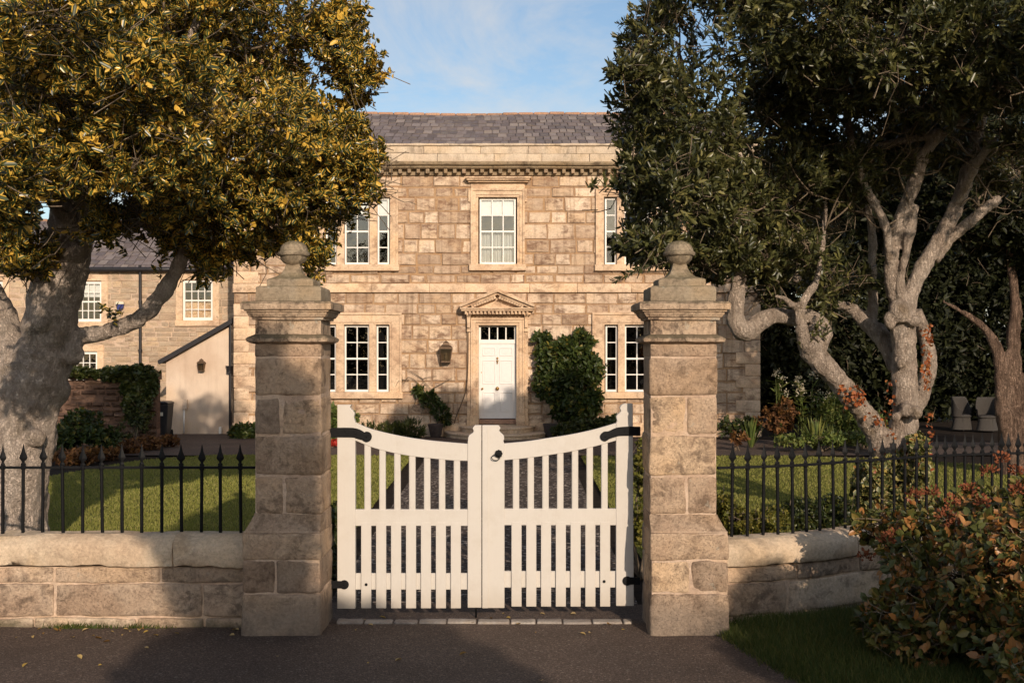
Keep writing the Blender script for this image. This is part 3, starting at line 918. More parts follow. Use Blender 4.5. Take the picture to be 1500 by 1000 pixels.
def pier(xi, sgn, label, seed):
    """xi: face towards the gate, sgn: which way is outwards"""
    w, wb = 0.525, 0.605
    X = lambda a, b_: (min(xi + sgn * a, xi + sgn * b_), max(xi + sgn * a, xi + sgn * b_))
    rr = random.Random(seed)
    x0, x1 = X(0, w); bx0, bx1 = X(-0.004, wb)
    yf, yb, bf, bb = 9.04, 9.53, 8.97, 9.57
    root = thing('gate_pier', label, 'gate pier', ((x0 + x1) / 2, 9.28, 0))
    T = lambda: rr.uniform(0.1, 0.95)
    g = 0.004
    mb = MB()
    rough_block(mb, bx0, bx1, bf - .012, bb + .01, -.05, .316, .03, .035, .014, T(), seed=seed)
    s = bx0 + (bx1 - bx0) * (0.47 + 0.04 * sgn)
    rough_block(mb, bx0 + .004, s - g, bf, bb, .316 + g, .575, .024, .035, .012, 0.25 if sgn < 0 else .95, seed=seed + 1)
    rough_block(mb, s + g, bx1 - .003, bf + .002, bb, .316 + g, .575, .024, .035, .012, 0.1 if sgn < 0 else .25, seed=seed + 2)
    rough_block(mb, bx0 + .002, bx1 - .002, bf, bb, .575 + g, .782, .016, .035, .008, 0.6, seed=seed + 3)

    def wea(V):   # weathered slope back to the shaft on three sides
        t = np.clip((V[:, 2] - .782) / .14, 0, 1) ** 0.8
        dx = V[:, 0] - xi
        lim = wb + (w - wb) * t
        V[:, 0] = xi + np.where(np.abs(dx) > lim * 0.98, np.sign(dx) * lim, dx)
        V[:, 1] = np.maximum(V[:, 1], bf + (yf - bf) * t + (V[:, 1] - bf) * 0.05)
        return V
    rough_block(mb, bx0 + .002, bx1 - .002, bf, yb, .782, .925, .012, .03, .010, 0.4, seed=seed + 4, taper=wea)
    mb.build('plinth', M['pier'], root, smooth=True)
    # shaft: alternate single and paired stones
    mb = MB()
    zz = [.918, 1.221, 1.54, 1.844, 2.147]
    for i in range(4):
        za, zb = zz[i] + g, zz[i + 1] - g
        j = lambda: rr.uniform(-.004, .004)
        if i % 2 == 0:
            s = x0 + (x1 - x0) * (0.55 + rr.uniform(-.03, .03) if sgn > 0 else 0.42 + rr.uniform(-.03, .06))
            rough_block(mb, x0 + j(), s - g, yf + j(), yb, za, zb, .026, .03, .008, T(), seed=seed + 10 + i)
            rough_block(mb, s + g, x1 + j(), yf + j(), yb, za, zb, .026, .03, .008, T(), seed=seed + 20 + i)
        else:
            rough_block(mb, x0 + j(), x1 + j(), yf + j(), yb, za, zb, .026, .03, .008, T(), seed=seed + 30 + i)
    rough_block(mb, x0 + .004, x1 - .004, yf + .003, yb - .002, 2.147 + g, 2.25, .012, .03, .006, .5, seed=seed + 40)
    mb.build('shaft', M['pier'], root, smooth=True)
    mb = MB()  # mortar core seen in the joints
    mb.box(x0 + .008, x1 - .008, yf + .008, yb - .008, .85, 2.26)
    mb.box(bx0 + .012, bx1 - .012, bf + .010, bb - .010, .0, .8)
    mb.build('mortar_core', M['piermortar'], root)
    mb = MB()
    rect_loft(mb, x0, x1, yf, yb, [(-.004, 2.25), (.02, 2.256), (.05, 2.268), (.056, 2.29), (.04, 2.305), (.012, 2.316), (-.006, 2.325), (-.008, 2.435)], seed=seed, amp=.004)
    rect_loft(mb, x0, x1, yf, yb, [(-.01, 2.436), (.016, 2.438), (.017, 2.456), (.03, 2.459), (.046, 2.482), (.05, 2.499), (.063, 2.501), (.064, 2.514), (.087, 2.518), (.09, 2.562), (.074, 2.578), (-.03, 2.588)], seed=seed + 3, amp=.0035)
    mb.build('cap_moulding', M['piercapm'], root, auto=28)
    cx, cy = (x0 + x1) / 2, (yf + yb) / 2
    mb = MB()
    rect_loft(mb, cx - .252, cx + .252, cy - .232, cy + .232, [(0, 2.575), (.006, 2.6), (.002, 2.69), (-.015, 2.703), (-.09, 2.706)], seed=seed + 5, amp=.009)
    rect_loft(mb, cx - .178, cx + .178, cy - .17, cy + .17, [(0.005, 2.70), (.008, 2.755), (-.006, 2.766), (-.06, 2.78), (-.095, 2.81), (-.115, 2.85), (-.128, 2.895)], seed=seed + 7, amp=.008, sp=.025)
    mb.build('cap_steps', M['piercap'], root, auto=60)
    mb = MB()
    c = (cx, cy, 0)
    mb.lathe(c, [(.045, 2.875), (.055, 2.885), (.082, 2.9), (.1, 2.922), (.106, 2.95), (.12, 2.954), (.127, 2.966), (.125, 2.984), (.113, 2.992), (.109, 3.015), (.096, 3.04), (.07, 3.06), (.035, 3.072), (0.0005, 3.075)], 36)
    V = mb.V[0]
    for i in range(len(V)):
        q = Vector(V[i] * 9 + seed); h = 1 + .045 * mn.noise(q) + .03 * mn.noise(q * 3)
        V[i][0] = cx + (V[i][0] - cx) * h; V[i][1] = cy + (V[i][1] - cy) * h; V[i][2] += .006 * mn.noise(q * .8)
    mb.build('ball_finial', M['piercap'], root, auto=45)
    return root


pier(-1.483, -1, 'shaded stone gate pier with ball finial at the end of the long straight wall', 11)
pier(1.074, 1, 'bright sunlit stone gate pier with ball finial beside the curving railing', 47)

# ================================================================== boundary walls
def wall_path(points):
    pts = np.array(points, float)
    seg = np.linalg.norm(np.diff(pts, axis=0), axis=1); S = np.concatenate([[0], np.cumsum(seg)])

    def at(s):
        s = np.asarray(s, float)
        x = np.interp(s, S, pts[:, 0]); y = np.interp(s, S, pts[:, 1])
        e = 0.15
        tx = np.interp(s + e, S, pts[:, 0]) - np.interp(s - e, S, pts[:, 0]); ty = np.interp(s + e, S, pts[:, 1]) - np.interp(s - e, S, pts[:, 1])
        L = np.hypot(tx, ty) + 1e-9
        return x, y, tx / L, ty / L

    def fmap(V):   # V.x along the wall, V.y outwards distance (negative = road side), V.z height
        x, y, tx, ty = at(V[:, 0])
        return np.stack([x - ty * V[:, 1], y + tx * V[:, 1], V[:, 2]], 1)
    return at, fmap, S[-1]


def boundary_wall(label, pts, cope_top, seed, s1=None):
    at, fmap, L = wall_path(pts)
    root = thing('boundary_wall', label, 'garden wall', (*pts[0], 0))
    rr = random.Random(seed)
    mb = MB()
    for (za, zb, lmin, lmax, r, yo) in ((-.05, .075, .5, .9, .02, -.01), (.075, .345, .75, 1.25, .02, 0.0), (.345, .478, .45, 1.0, .016, 0.004)):
        s = -rr.uniform(0, .3)
        while s < L:
            e = min(L, s + rr.uniform(lmin, lmax))
            if L - e < .2: e = L
            a = max(0, s)
            rough_block(mb, a + .006, e - .006, -.16 + yo + rr.uniform(-.006, .006), .16, za + .006, zb - .006, r, .045, .011, rr.uniform(.1, .95), fmap, seed=rr.random() * 90, lf=2.2)
            s = e
    mb.build('wall_stones', M['frontwall'], root, smooth=True)
    mb = MB()
    n = max(2, int(L / .15)); sv = np.linspace(0, L, n)
    V = []
    for yy, z in ((-.142, -.05), (-.142, .475), (.15, .475), (.15, -.05)):
        V.append(fmap(np.stack([sv, np.full(n, yy), np.full(n, z)], 1)))
    V = np.concatenate(V)
    mb.add(V, [(j * n + i, j * n + i + 1, (j + 1) * n + i + 1, (j + 1) * n + i) for j in range(3) for i in range(n - 1)])
    mb.build('mortar_core', M['piermortar'], root)
    # coping: long rounded stones with a ragged lower edge
    mb = MB()
    s = 0.0
    while s < L:
        e = min(L, s + rr.uniform(1.1, 1.9))
        if L - e < .4: e = L

        def shape(V, s=s):
            zc, hh = .5 * (cope_top + .488), cope_top - .488
            V = V.copy()
            t = np.clip((V[:, 2] - .488) / hh, 0, 1)
            half = .2 * np.sqrt(np.clip(1 - (np.clip(t - .55, 0, 1) / .50) ** 2, 0.03, 1)) - .012 * np.clip(1 - t / .25, 0, 1)
            V[:, 1] *= half / .205
            rag = np.array([mn.noise(Vector((q * 1.7, seed, 0))) * .7 + mn.noise(Vector((q * 9, seed, 4))) * .35 for q in V[:, 0]])
            V[:, 2] += np.where(t < .2, rag * .034, 0)
            return V
        rough_block(mb, s + .001, e - .001, -.205, .205, .488, cope_top, .007, .035, .011, rr.uniform(.4, .6), fmap, seed=rr.random() * 90, lf=2.4, taper=shape)
        s = e
    mb.build('coping', M['coping'], root, smooth=True)
    return at, fmap, L


lw_at, lw_map, LW = boundary_wall('long straight sandstone boundary wall beneath the straight railing', [(-9.0, 9.4), (-2.06, 9.4)], .725, 3)
RP = [(1.64, 9.36), (1.78, 9.4), (2.05, 9.47), (2.31, 9.56), (2.57, 9.7), (2.83, 9.87), (3.1, 10.03), (3.36, 10.18), (3.71, 10.4), (4.12, 10.56), (4.5, 10.68), (5.0, 10.8), (5.6, 10.9), (7, 11.1), (9, 11.4)]
rw_at, rw_map, RW = boundary_wall('curving shaded sandstone wall running behind the autumn bush', RP, .69, 8)


def railing(label, at, svals, s0, s1, root_xy, wall_s):
    root = thing('railing', label, 'iron railing', (*root_xy, .72))
    svals = list(svals)
    mb = MB()
    n = max(2, int((s1 - s0) / .1)); sv = np.linspace(s0, s1, n)
    x, y, tx, ty = at(sv)
    V = []
    for yy, z in ((-.014, 1.242), (.014, 1.242), (.014, 1.262), (-.014, 1.262)):
        V.append(np.stack([x - ty * yy, y + tx * yy, np.full(n, z)], 1))
    V = np.concatenate(V)
    mb.add(V, [(j * n + i, j * n + i + 1, ((j + 1) % 4) * n + i + 1, ((j + 1) % 4) * n + i) for j in range(4) for i in range(n - 1)])
    mb.build('top_rail', M['iron'], root, bevel=.003)
    base = None
    for i, s in enumerate(svals):
        x, y, tx, ty = [float(v) for v in at(s)]
        a = math.atan2(ty, tx) + random.uniform(-.25, .25)
        tilt = (random.uniform(-.012, .012), random.uniform(-.012, .012))
        if base is None:
            mb = MB()
            mb.lathe((0, 0, 0), [(.0135, -.1), (.0135, .55)], 10)
            bar = mb.build('bar', M['iron'], None, auto=40)
            mb = MB()   # spearhead: collar, waisted neck, four-sided leaf point
            mb.lathe((0, 0, 0), [(.013, .545), (.02, .552), (.02, .562), (.011, .57), (.012, .582), (.03, .602), (.033, .612), (.026, .63), (.014, .66), (.008, .69), (.001, .725)], 4)
            V = mb.V[0]; V[:, 1] *= .55
            mb.lathe((0, 0, 0), [(.018, .516), (.021, .522), (.021, .546), (.018, .55)], 8)
            fin = mb.build('finial', M['iron'], None, auto=30)
            fin.parent = bar
            base = bar
            bar.parent = root
            o = bar
        else:
            o = base.copy(); COL.objects.link(o); o.parent = root
            f2 = base.children[0].copy(); COL.objects.link(f2); f2.parent = o
        o.location = (x - root.location.x, y - root.location.y, random.uniform(-.006, .006))
        o.rotation_euler = (tilt[0], tilt[1], a)


sp_px = [-83, -54, -25, 4, 33.6, 62.4, 92.4, 121, 150, 179, 207.6, 237, 266, 295, 323, 353]
railing('straight black iron railing with spear tops on the wall beside the pale thick trunk', lw_at,
        [(px - 750) * 9.4 / F + 9.0 for px in sp_px], 3.6, LW + .02, (-5, 9.4), None)
svr, ss = [], np.linspace(0, RW, 4000)
xx, yy, _, _ = rw_at(ss); prj = 750 + xx / yy * F
for px in [1071.7, 1094.7, 1117.8, 1139.7, 1161.3, 1181.5, 1201, 1221, 1238, 1257, 1275, 1292, 1310, 1325.5, 1342, 1357, 1371, 1385, 1399, 1413, 1426, 1439, 1453, 1466, 1478, 1490, 1502, 1515]:
    svr.append(float(ss[np.argmin(abs(prj - px))]))
railing('curving black iron railing with spear tops on the wall behind the autumn bush', rw_at, svr, .02, svr[-1] + .1, (3, 10), None)

# ================================================================== gates
YG = 9.5
gp = lambda px, py: ((px - 750) * YG / F, CAMZ - (py - HZ) * YG / F)


def gate_leaf(name, label, stile, meet, rail_pts_top, rail_pts_bot, mid, bot, bal, pick, pick_z, seed):
    xm = sum(gp(p, 0)[0] for p, _ in stile) / len(stile)
    root = thing('gate_leaf', label, 'gate', (xm, YG + .02, .08))
    def pr(poly, y0, y1, nm, bev=.004):
        mb = MB(); mb.prism([gp(*q) for q in poly], y0, y1)
        return mb.build(nm, M['gate'], root, bevel=bev)
    pr(stile, YG - .002, YG + .058, 'hinge_stile')
    pr(meet, YG - .003, YG + .055, 'meeting_stile')
    pr(rail_pts_top + rail_pts_bot[::-1], YG + .006, YG + .05, 'top_rail')
    pr(mid, YG + .004, YG + .052, 'middle_rail')
    pr(bot, YG + .024, YG + .05, 'bottom_rail')
    tx = [q[0] for q in rail_pts_bot]; ty = [q[1] for q in rail_pts_bot]
    for c in bal:
        k = np.interp(c, sorted(tx), [t for _, t in sorted(zip(tx, ty))])
        pr([(c - 4.9, k - 6), (c + 4.9, k - 6), (c + 4.9, mid[0][1] + 4), (c - 4.9, mid[0][1] + 4)], YG + .012, YG + .046, 'baluster', .009)
    for c in pick:
        pr([(c - 7.4, mid[2][1] - 5), (c + 7.4, mid[2][1] - 5), (c + 7.4, pick_z), (c - 7.4, pick_z)], YG + .0015, YG + .0225, 'pale', .003)
    return root


def curve(a, n=14):
    """smooth curve through photo points"""
    Q, _ = catmull([(x, y, 0) for x, y in a], [0] * len(a), 1e9)
    Q, _ = catmull([(x, y, 0) for x, y in a], [0] * len(a), 6)
    return [(q[0], q[1]) for q in Q]


def bumpy(a):
    return curve(a)


scr = [(514.5, 592.5), (513, 597), (516.5, 601), (519.5, 606), (518.3, 611), (520.5, 618)]
left_stile = [(494, 891), (494, 592.5)] + bumpy(scr) + [(520.5, 891)]
lm = bumpy([(685, 650), (685.6, 643), (687, 637.5), (692, 634), (693.8, 631), (692.2, 627), (695.6, 622.6)])
left_meet = [(685, 889.5)] + lm + [(705.2, 622.6), (705.2, 889.5)]
ltop = curve([(520, 618.5), (541, 627.5), (569.6, 635), (600, 641), (629, 645), (660, 648), (686, 650)])
lbot = curve([(520, 645), (545, 655), (573, 662.5), (600, 667.5), (629, 671), (660, 674), (686, 675)])
G1 = gate_leaf('gate_leaf', 'white timber gate leaf without the ring latch, hung on the shaded pier', left_stile, left_meet, ltop, lbot,
               [(520, 746), (686, 746), (686, 770), (520, 770)], [(520, 840), (686, 840), (686, 864), (520, 864)],
               [538 + 21.85 * i for i in range(7)], [536.3 + 21.9 * i for i in range(7)], 890.5, 1)
rs = [(902.5, 620), (904, 616), (902.6, 610), (906, 605.5), (909.6, 602), (908, 597), (911, 592.5), (915.5, 590.8)]
right_stile = [(902.5, 887)] + bumpy(rs) + [(927, 590.8), (928.5, 887)]
rm = bumpy([(730, 622.6), (733.2, 626.5), (731.2, 630.5), (734, 634), (738, 638), (738.4, 643), (737.2, 646), (739, 650)])
right_meet = [(706.4, 890), (706.4, 622.6)] + rm + [(739, 890)]
rtop = curve([(738, 649.5), (770, 646.5), (800, 642), (835, 636.5), (870, 629), (903, 619.5)])
rbot = curve([(738, 674), (770, 671), (800, 667), (835, 661.5), (870, 654), (903, 645)])
G2 = gate_leaf('gate_leaf', 'white timber gate leaf with the black ring latch, hung on the sunlit pier', right_stile, right_meet, rtop, rbot,
               [(738, 745), (903, 745), (903, 769), (738, 769)], [(738, 837), (903, 837), (903, 861), (738, 861)],
               [755.8 + 21.65 * i for i in range(7)], [756.6 + 21.65 * i for i in range(7)], 888, 2)
mb = MB(); mb.prism([gp(706.4, 889.8), gp(706.4, 624), gp(715, 624), gp(715, 889.8)], YG - .016, YG - .0045); mb.build('cover_strip', M['gate'], G2, bevel=.004)


def iron_at(poly, y0, y1, nm, root, bev=.002):
    mb = MB(); mb.prism([gp(*q) for q in poly], y0, y1)
    return mb.build(nm, M['iron'], root, bevel=bev)


def disc(c, r, y0, y1, nm, root, mat='iron', seg=20):
    x, z = gp(*c); mb = MB()
    mb.prism([(x + r * math.cos(2 * PI * k / seg), z + r * math.sin(2 * PI * k / seg)) for k in range(seg)], y0, y1)
    return mb.build(nm, M[mat], root, bevel=.002)


def strap(pts, root):
    o = iron_at(pts, YG - .011, YG - .0045, 'strap_hinge', root)
    return o


s = strap(curve([(484, 626.5), (500, 626), (518, 626.3), (528, 629), (534, 632.8)]) + curve([(536, 631.5), (541.5, 632.6), (545, 638), (543, 644.5), (536.5, 647), (530.5, 643.5)]) + curve([(528, 643.2), (518, 640.5), (500, 640.2), (484, 640.2)]), G1)
for c in ((506.5, 632), (521, 635), (537.5, 639)): disc(c, .006, YG - .017, YG - .010, 'bolt', s)
s = strap(curve([(938, 624.5), (920, 624.3), (903, 626), (893, 630.5)]) + curve([(890, 631.5), (884, 632), (879.3, 637), (880.5, 643), (886.5, 646), (892.5, 642.5)]) + curve([(895, 641.5), (905, 638.5), (920, 637.8), (938, 638)]), G2)
for c in ((915, 631), (921, 631.5), (887, 639)): disc(c, .006, YG - .017, YG - .010, 'bolt', s)
for root, c, d in ((G1, (504.5, 855.5), -1), (G2, (918.5, 850), 1)):
    s = disc(c, .038, YG - .012, YG - .0045, 'lower_hinge', root)
    x, z = gp(*c)
    mb = MB(); mb.prism([(x, z - .03), (x + d * .105, z - .03), (x + d * .105, z + .03), (x, z + .03)], YG - .010, YG - .006); mb.build('hinge_plate', M['iron'], s)
    disc(c, .008, YG - .018, YG - .011, 'bolt', s)
for root, c in ((G1, (536.5, 855.5)), (G2, (885, 851))):
    disc(c, .012, YG - .008, YG - .0005, 'bolt_head', root)
# ring latch
x, z = gp(730.5, 664)
mb = MB()
for k in range(8):
    a = 2 * PI * k / 8
    mb.lathe((x + .021 * math.cos(a), 0, z + .021 * math.sin(a)), [(.0005, 0)], 3) if False else mb.prism([(x + .021 * math.cos(a) + .012 * math.cos(t), z + .021 * math.sin(a) + .012 * math.sin(t)) for t in np.linspace(0, 2 * PI, 10, endpoint=False)], YG - .02 - .0011 * k, YG - .0032)
mb.prism([(x + .014 * math.cos(t), z + .014 * math.sin(t)) for t in np.linspace(0, 2 * PI, 12, endpoint=False)], YG - .035, YG - .0035)
lt = mb.build('latch_rose', M['iron'], G2, bevel=.002)
mb = MB()
ring = [(x - .012 + .036 * math.cos(t) * 0.9 - .012, YG - .034 - .006 * math.sin(t), z - .012 + .024 * math.sin(t) - .018) for t in np.linspace(0, 2 * PI, 25)]
mb.tube(ring, .0035, 6, res=.02); mb.build('ring_handle', M['iron'], lt, smooth=True)
# drop bolt below the meeting stile
x, z = gp(697, 889); mb = MB(); mb.tube([(x, YG + .065, z + .3), (x, YG + .065, .0)], .008, 8); mb.build('drop_bolt', M['iron'], G1, smooth=True)

# ================================================================== fallen leaves and weeds on the tarmac
LG = 'fallen leaves scattered on the tarmac'
proto = None
spots = []
for _ in range(26): spots.append((random.uniform(-4.1, -2.0), 9.2 - abs(random.gauss(0, .25))))
for _ in range(16): spots.append((random.uniform(-1.4, 1.0), random.uniform(8.9, 9.75)))
for _ in range(14): spots.append((random.uniform(-4, 1.8), random.uniform(7.7, 9.0)))
for i, (x, y) in enumerate(spots):
    if proto is None:
        V = leaf_arrays(np.zeros((1, 3)), np.array([[1.0, 0, 0]]), np.array([[0, 0, 1.0]]), np.array([.055]), np.array([.034]), .3, -.15)
        proto = leaf_object('fallen_leaf', V, np.array([.5]), M['fallen']); meshes = [proto.data]
        for t in (.1, .8, 1.0):
            o2 = leaf_object('fallen_leaf', V * np.array([1, 1, 1.2]), np.array([t]), M['fallen']); meshes.append(o2.data); bpy.data.objects.remove(o2)
        o = proto
    else:
        o = proto.copy(); COL.objects.link(o); o.data = random.choice(meshes)
    o.location = (x, y, .006); o.rotation_euler = (random.uniform(-.3, .3), random.uniform(-.3, .3), random.uniform(0, 6.28)); s = random.uniform(.5, 1.15); o.scale = (s, s, s)
    props(o, 'small dry yellow-brown fallen leaf lying on the dark tarmac near the gateway', 'leaf', LG)
for i, (px, wd, lab) in enumerate(((130, .1, 'sparse green weed tuft at the foot of the straight wall, farthest from the gate'), (97, .07, 'tiny grass tuft at the foot of the straight wall beside the dry leaves'), (205, .16, 'broad low green weed at the foot of the straight wall, nearest the shaded pier'))):
    x = (px - 750) * 9.2 / F
    m = 90
    Xv = x + rng.normal(0, wd, m); Yv = np.full(m, 9.215) - abs(rng.normal(0, .02, m))
    me_o = blades('weed', Xv, Yv, np.zeros(m), rng.uniform(.02, .06, m), .012, M['verge'], 1.2)
    del me_o['kind']; props(me_o, lab, 'weed')
# ================================================================== the house (front face 30 m away)
YH = 30.0
hx = lambda px: (px - 750) * YH / F
hz = lambda py: CAMZ - (py - HZ) * YH / F
H = thing('stone_house', 'two storey buff stone house with white front door, pediment and slate roof', 'house', (hx(728), YH, 0))
HL, HR = hx(343), hx(1113)
Z_STR0, Z_STR1 = hz(428.5), hz(415.5)
Z_COR0, Z_PAR = hz(257), hz(211)
mir = lambda px: 1456 - px

UP = (289.5, 387.5); LO = (476.5, 574)
ops = []
win_def = []     # (lights [(x0,x1,cols)], top, bottom, outer left, outer right)
for side in (0, 1):
    for (yt, yb), L3, outer, nm in ((UP, [(476.5, 493, 1), (504.3, 541, 2), (552.5, 569.5, 1)], (462.5, 583), 'upper'), (LO, [(474, 492, 1), (504, 540.5, 2), (551, 568.5, 1)], (461, 588), 'lower')):
        L = L3 if side == 0 else [(mir(b_), mir(a), c) for a, b_, c in L3[::-1]]
        o_ = outer if side == 0 else (mir(outer[1]), mir(outer[0]))
        win_def.append((L, yt, yb, o_, nm, side))
win_def.append(([(702.5, 755.5, 3)], 290, 387, (690, 768), 'centre', 2))
for L, yt, yb, o_, nm, side in win_def:
    ops.append((hx(L[0][0]) - .03, hx(L[-1][1]) + .03, hz(yb) - .02, hz(yt) + .02))
DX0, DX1, DZ1, DZ0 = hx(701.3), hx(756.3), hz(476.5), hz(614)
ops.append((DX0 - .005, DX1 + .005, 0.0, DZ1 + .01))
wall, mort = MB(), MB()
ashlar(wall, HL, HR, 0.0, Z_STR0 - .004, YH, .245, .33, .38, .85, ops, .012, .30, .024, .014, 5, mort)
ashlar(wall, HL, HR, Z_STR1 + .004, Z_COR0 - .004, YH, .25, .34, .36, .82, ops, .014, .30, .028, .018, 9, mort)
wo = wall.build('wall', M['facade'], H, fix=False)
mort.build('mortar', M['mortar'], H, fix=False)
mb = MB()     # side and back walls
mb.box(HL, HL + .3, YH + .28, YH + 8.4, 0, Z_PAR); mb.box(HR - .3, HR, YH + .28, YH + 8.4, 0, Z_PAR); mb.box(HL + .3, HR - .3, YH + 8.1, YH + 8.4, 0, Z_PAR)
mb.build('side_wall', M['facade'], H)
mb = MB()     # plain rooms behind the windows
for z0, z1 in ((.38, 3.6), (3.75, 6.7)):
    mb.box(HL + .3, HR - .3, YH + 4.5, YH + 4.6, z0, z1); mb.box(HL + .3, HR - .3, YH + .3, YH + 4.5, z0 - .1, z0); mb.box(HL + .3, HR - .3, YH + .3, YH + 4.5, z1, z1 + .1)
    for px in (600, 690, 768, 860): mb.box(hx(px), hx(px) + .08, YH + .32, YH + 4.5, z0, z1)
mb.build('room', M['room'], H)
# quoins stand a touch proud at both ends
qm = [MB() for _ in range(4)]; z = .3; k = 0
rr = random.Random(4)
while z < Z_COR0 - .32:
    h = .31; L = .62 if k % 2 else .38
    if not (z < Z_STR1 and z + h > Z_STR0):
        for mb, xa, xb in ((qm[0 if z < Z_STR0 else 2], HL - .012, HL + L), (qm[1 if z < Z_STR0 else 3], HR - L, HR + .012)):
            rough_block(mb, xa, xb, YH - .022, YH + .1, z + .006, z + h - .006, .014, .11, .006, rr.uniform(.35, .8), seed=rr.random() * 50)
    else: z = Z_STR1 - h + .004
    z += h; k += 1
for mb in qm: mb.build('quoin_strip', M['dressed'], H, smooth=True)
# string course, plinth, cornice with dentils, parapet
mb = MB(); x = HL - .03; k = 0
while x < HR + .03:
    e = min(HR + .03, x + rr.uniform(.9, 1.7))
    rough_block(mb, x + .002, e - .002, YH - .06, YH + .2, Z_STR0, Z_STR1, .015, .14, .006, rr.uniform(.4, .9), seed=k); x = e; k += 1
mb.build('string_course', M['dressed'], H, smooth=True)
mb = MB(); x = HL - .04
while x < HR + .04:
    e = min(HR + .04, x + rr.uniform(.8, 1.4))
    for s, t in cut_spans(x + .002, e - .002, 0, .34, [(hx(683), hx(775), 0, .5)]): rough_block(mb, s, t, YH - .07, YH + .1, -.05, .33, .03, .14, .008, rr.uniform(.1, .6), seed=k)
    x = e; k += 1
mb.build('plinth', M['dressed'], H, smooth=True)
mb = MB()
zc0, zc1 = hz(249), hz(240)
mb.prism([(HL - .02, Z_COR0), (HR + .02, Z_COR0), (HR + .02, zc0), (HL - .02, zc0)], YH - .035, YH + .3)
prof = [(-.20, zc0), (-.24, zc0 + .03), (-.25, zc0 + .075), (-.32, zc0 + .085), (-.34, zc0 + .125), (-.34, zc1 + .01), (-.05, zc1 + .045), (.2, zc1 + .045), (.2, zc0)]
n = 40; xs = np.linspace(HL - .1, HR + .1, n); V = []
for (yy, z) in prof:
    for xq in xs: V.append((xq, YH + yy + mn.noise(Vector((xq * 1.3, yy * 3, 1))) * .010, z + mn.noise(Vector((xq * .7, 3, yy))) * .012))
m_ = len(prof)
mb.add(V, [(j * n + i, j * n + i + 1, ((j + 1) % m_) * n + i + 1, ((j + 1) % m_) * n + i) for j in range(m_) for i in range(n - 1)])
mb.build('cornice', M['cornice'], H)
mb = MB(); x = HL + .05
while x < HR - .1:
    mb.box(x, x + .09 + rr.uniform(-.008, .008), YH - .175 - rr.uniform(0, .03), YH - .035, Z_COR0 + .025 + rr.uniform(0, .02), zc0 - .003, rr.random()); x += .234
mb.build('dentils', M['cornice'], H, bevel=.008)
mb = MB(); x = HL; k = 0
while x < HR:
    e = min(HR, x + rr.uniform(.9, 1.5))
    zs_ = zc1 + .04
    mid = zs_ + (Z_PAR - zs_) * .47
    rough_block(mb, x + .004, e - .004, YH + .02, YH + .3, mid + .004, Z_PAR - .05, .008, .15, .006, rr.uniform(.3, .8), seed=k)
    o_ = .35 if e < HR - .5 else 0
    rough_block(mb, HL if x <= HL else x + .35, HR if e >= HR else min(HR, e + .35) - .008, YH + .015, YH + .3, zs_, mid, .008, .15, .006, rr.uniform(.3, .8), seed=k + 50)
    x = e; k += 1
rough_block(mb, HL - .03, HR + .03, YH - .03, YH + .34, Z_PAR - .05, Z_PAR + .012, .015, .14, .012, .4, seed=99)
mb.build('parapet', M['parapet'], H, smooth=True)


# roof of separate slates
def slate_roof(parent, x0, x1, y0, z0, y1, z1, rows, wid, seed, name='roof', ridge=True, sag=0.09):
    rr = random.Random(seed); mb = MB()
    sl_ = math.hypot(y1 - y0, z1 - z0); dy, dz = (y1 - y0) / sl_, (z1 - z0) / sl_
    ex = sl_ / rows
    nrm_ = np.array([0, -dz, dy])
    for r in range(rows):
        s = r * ex; x = x0 - (r % 2) * wid / 2 + rr.uniform(-.03, .03)
        while x < x1:
            w_ = wid * rr.uniform(.85, 1.15)
            a, e = max(x0, x + .008), min(x1, x + w_ - .012)
            if e > a + .02:
                t = rr.uniform(.014, .026); lift = .016 + rr.uniform(0, .007)
                drop = rr.uniform(-.012, .012)
                V = []
                for (xx_, ss, hh) in ((a, s + drop, lift + t), (e, s + drop + rr.uniform(-.006, .006), lift + t), (e, s + ex * 1.25, .004 + t), (a, s + ex * 1.25, .004 + t), (a, s + drop, lift), (e, s + drop, lift), (e, s + ex * 1.25, .004), (a, s + ex * 1.25, .004)):
                    sg = -sag * (0.5 + 0.5 * mn.noise(Vector((xx_ * .35, ss * .5, seed))))
                    V.append((xx_, y0 + dy * ss + nrm_[1] * (hh + sg), z0 + dz * ss + nrm_[2] * (hh + sg)))
                mb.add(V, [(0, 1, 2, 3), (4, 5, 1, 0), (5, 6, 2, 1), (7, 4, 0, 3)], [min(1, max(0, rr.gauss(.42, .28) + (.45 if rr.random() < .08 else 0)))] + [0] * 3)
            x += w_
    V = [(x0, y0, z0 - .05), (x1, y0, z0 - .05), (x1, y1, z1 - .05), (x0, y1, z1 - .05), (x1, 2 * y1 - y0, z0 - .05), (x0, 2 * y1 - y0, z0 - .05)]
    mb.add(V, [(0, 1, 2, 3), (3, 2, 4, 5), (0, 3, 5), (1, 4, 2)], .4)
    ro = mb.build(name, M['slate'], parent, fix=False)
    if ridge:
        mb = MB(); x = x0
        while x < x1:
            e = min(x1, x + .46)
            zz_ = z1 - .045 - sag * (.5 + .5 * mn.noise(Vector((x * .35, sl_ * .5, seed)))) + rr.uniform(-.008, .008)
            rough_block(mb, x + .003, e - .003, y1 - .11, y1 + .11, zz_, zz_ + .10, .04, .09, .004, rr.random(), seed=x)
            x = e
        mb.build('ridge_tiles', M['ridge'], ro, smooth=True)
    return ro


YR = 34.4
slate_roof(H, HL, HR, YH + .42, Z_PAR - .12, YR, CAMZ + (HZ - 166) * YR / F, 11, .235, 21)
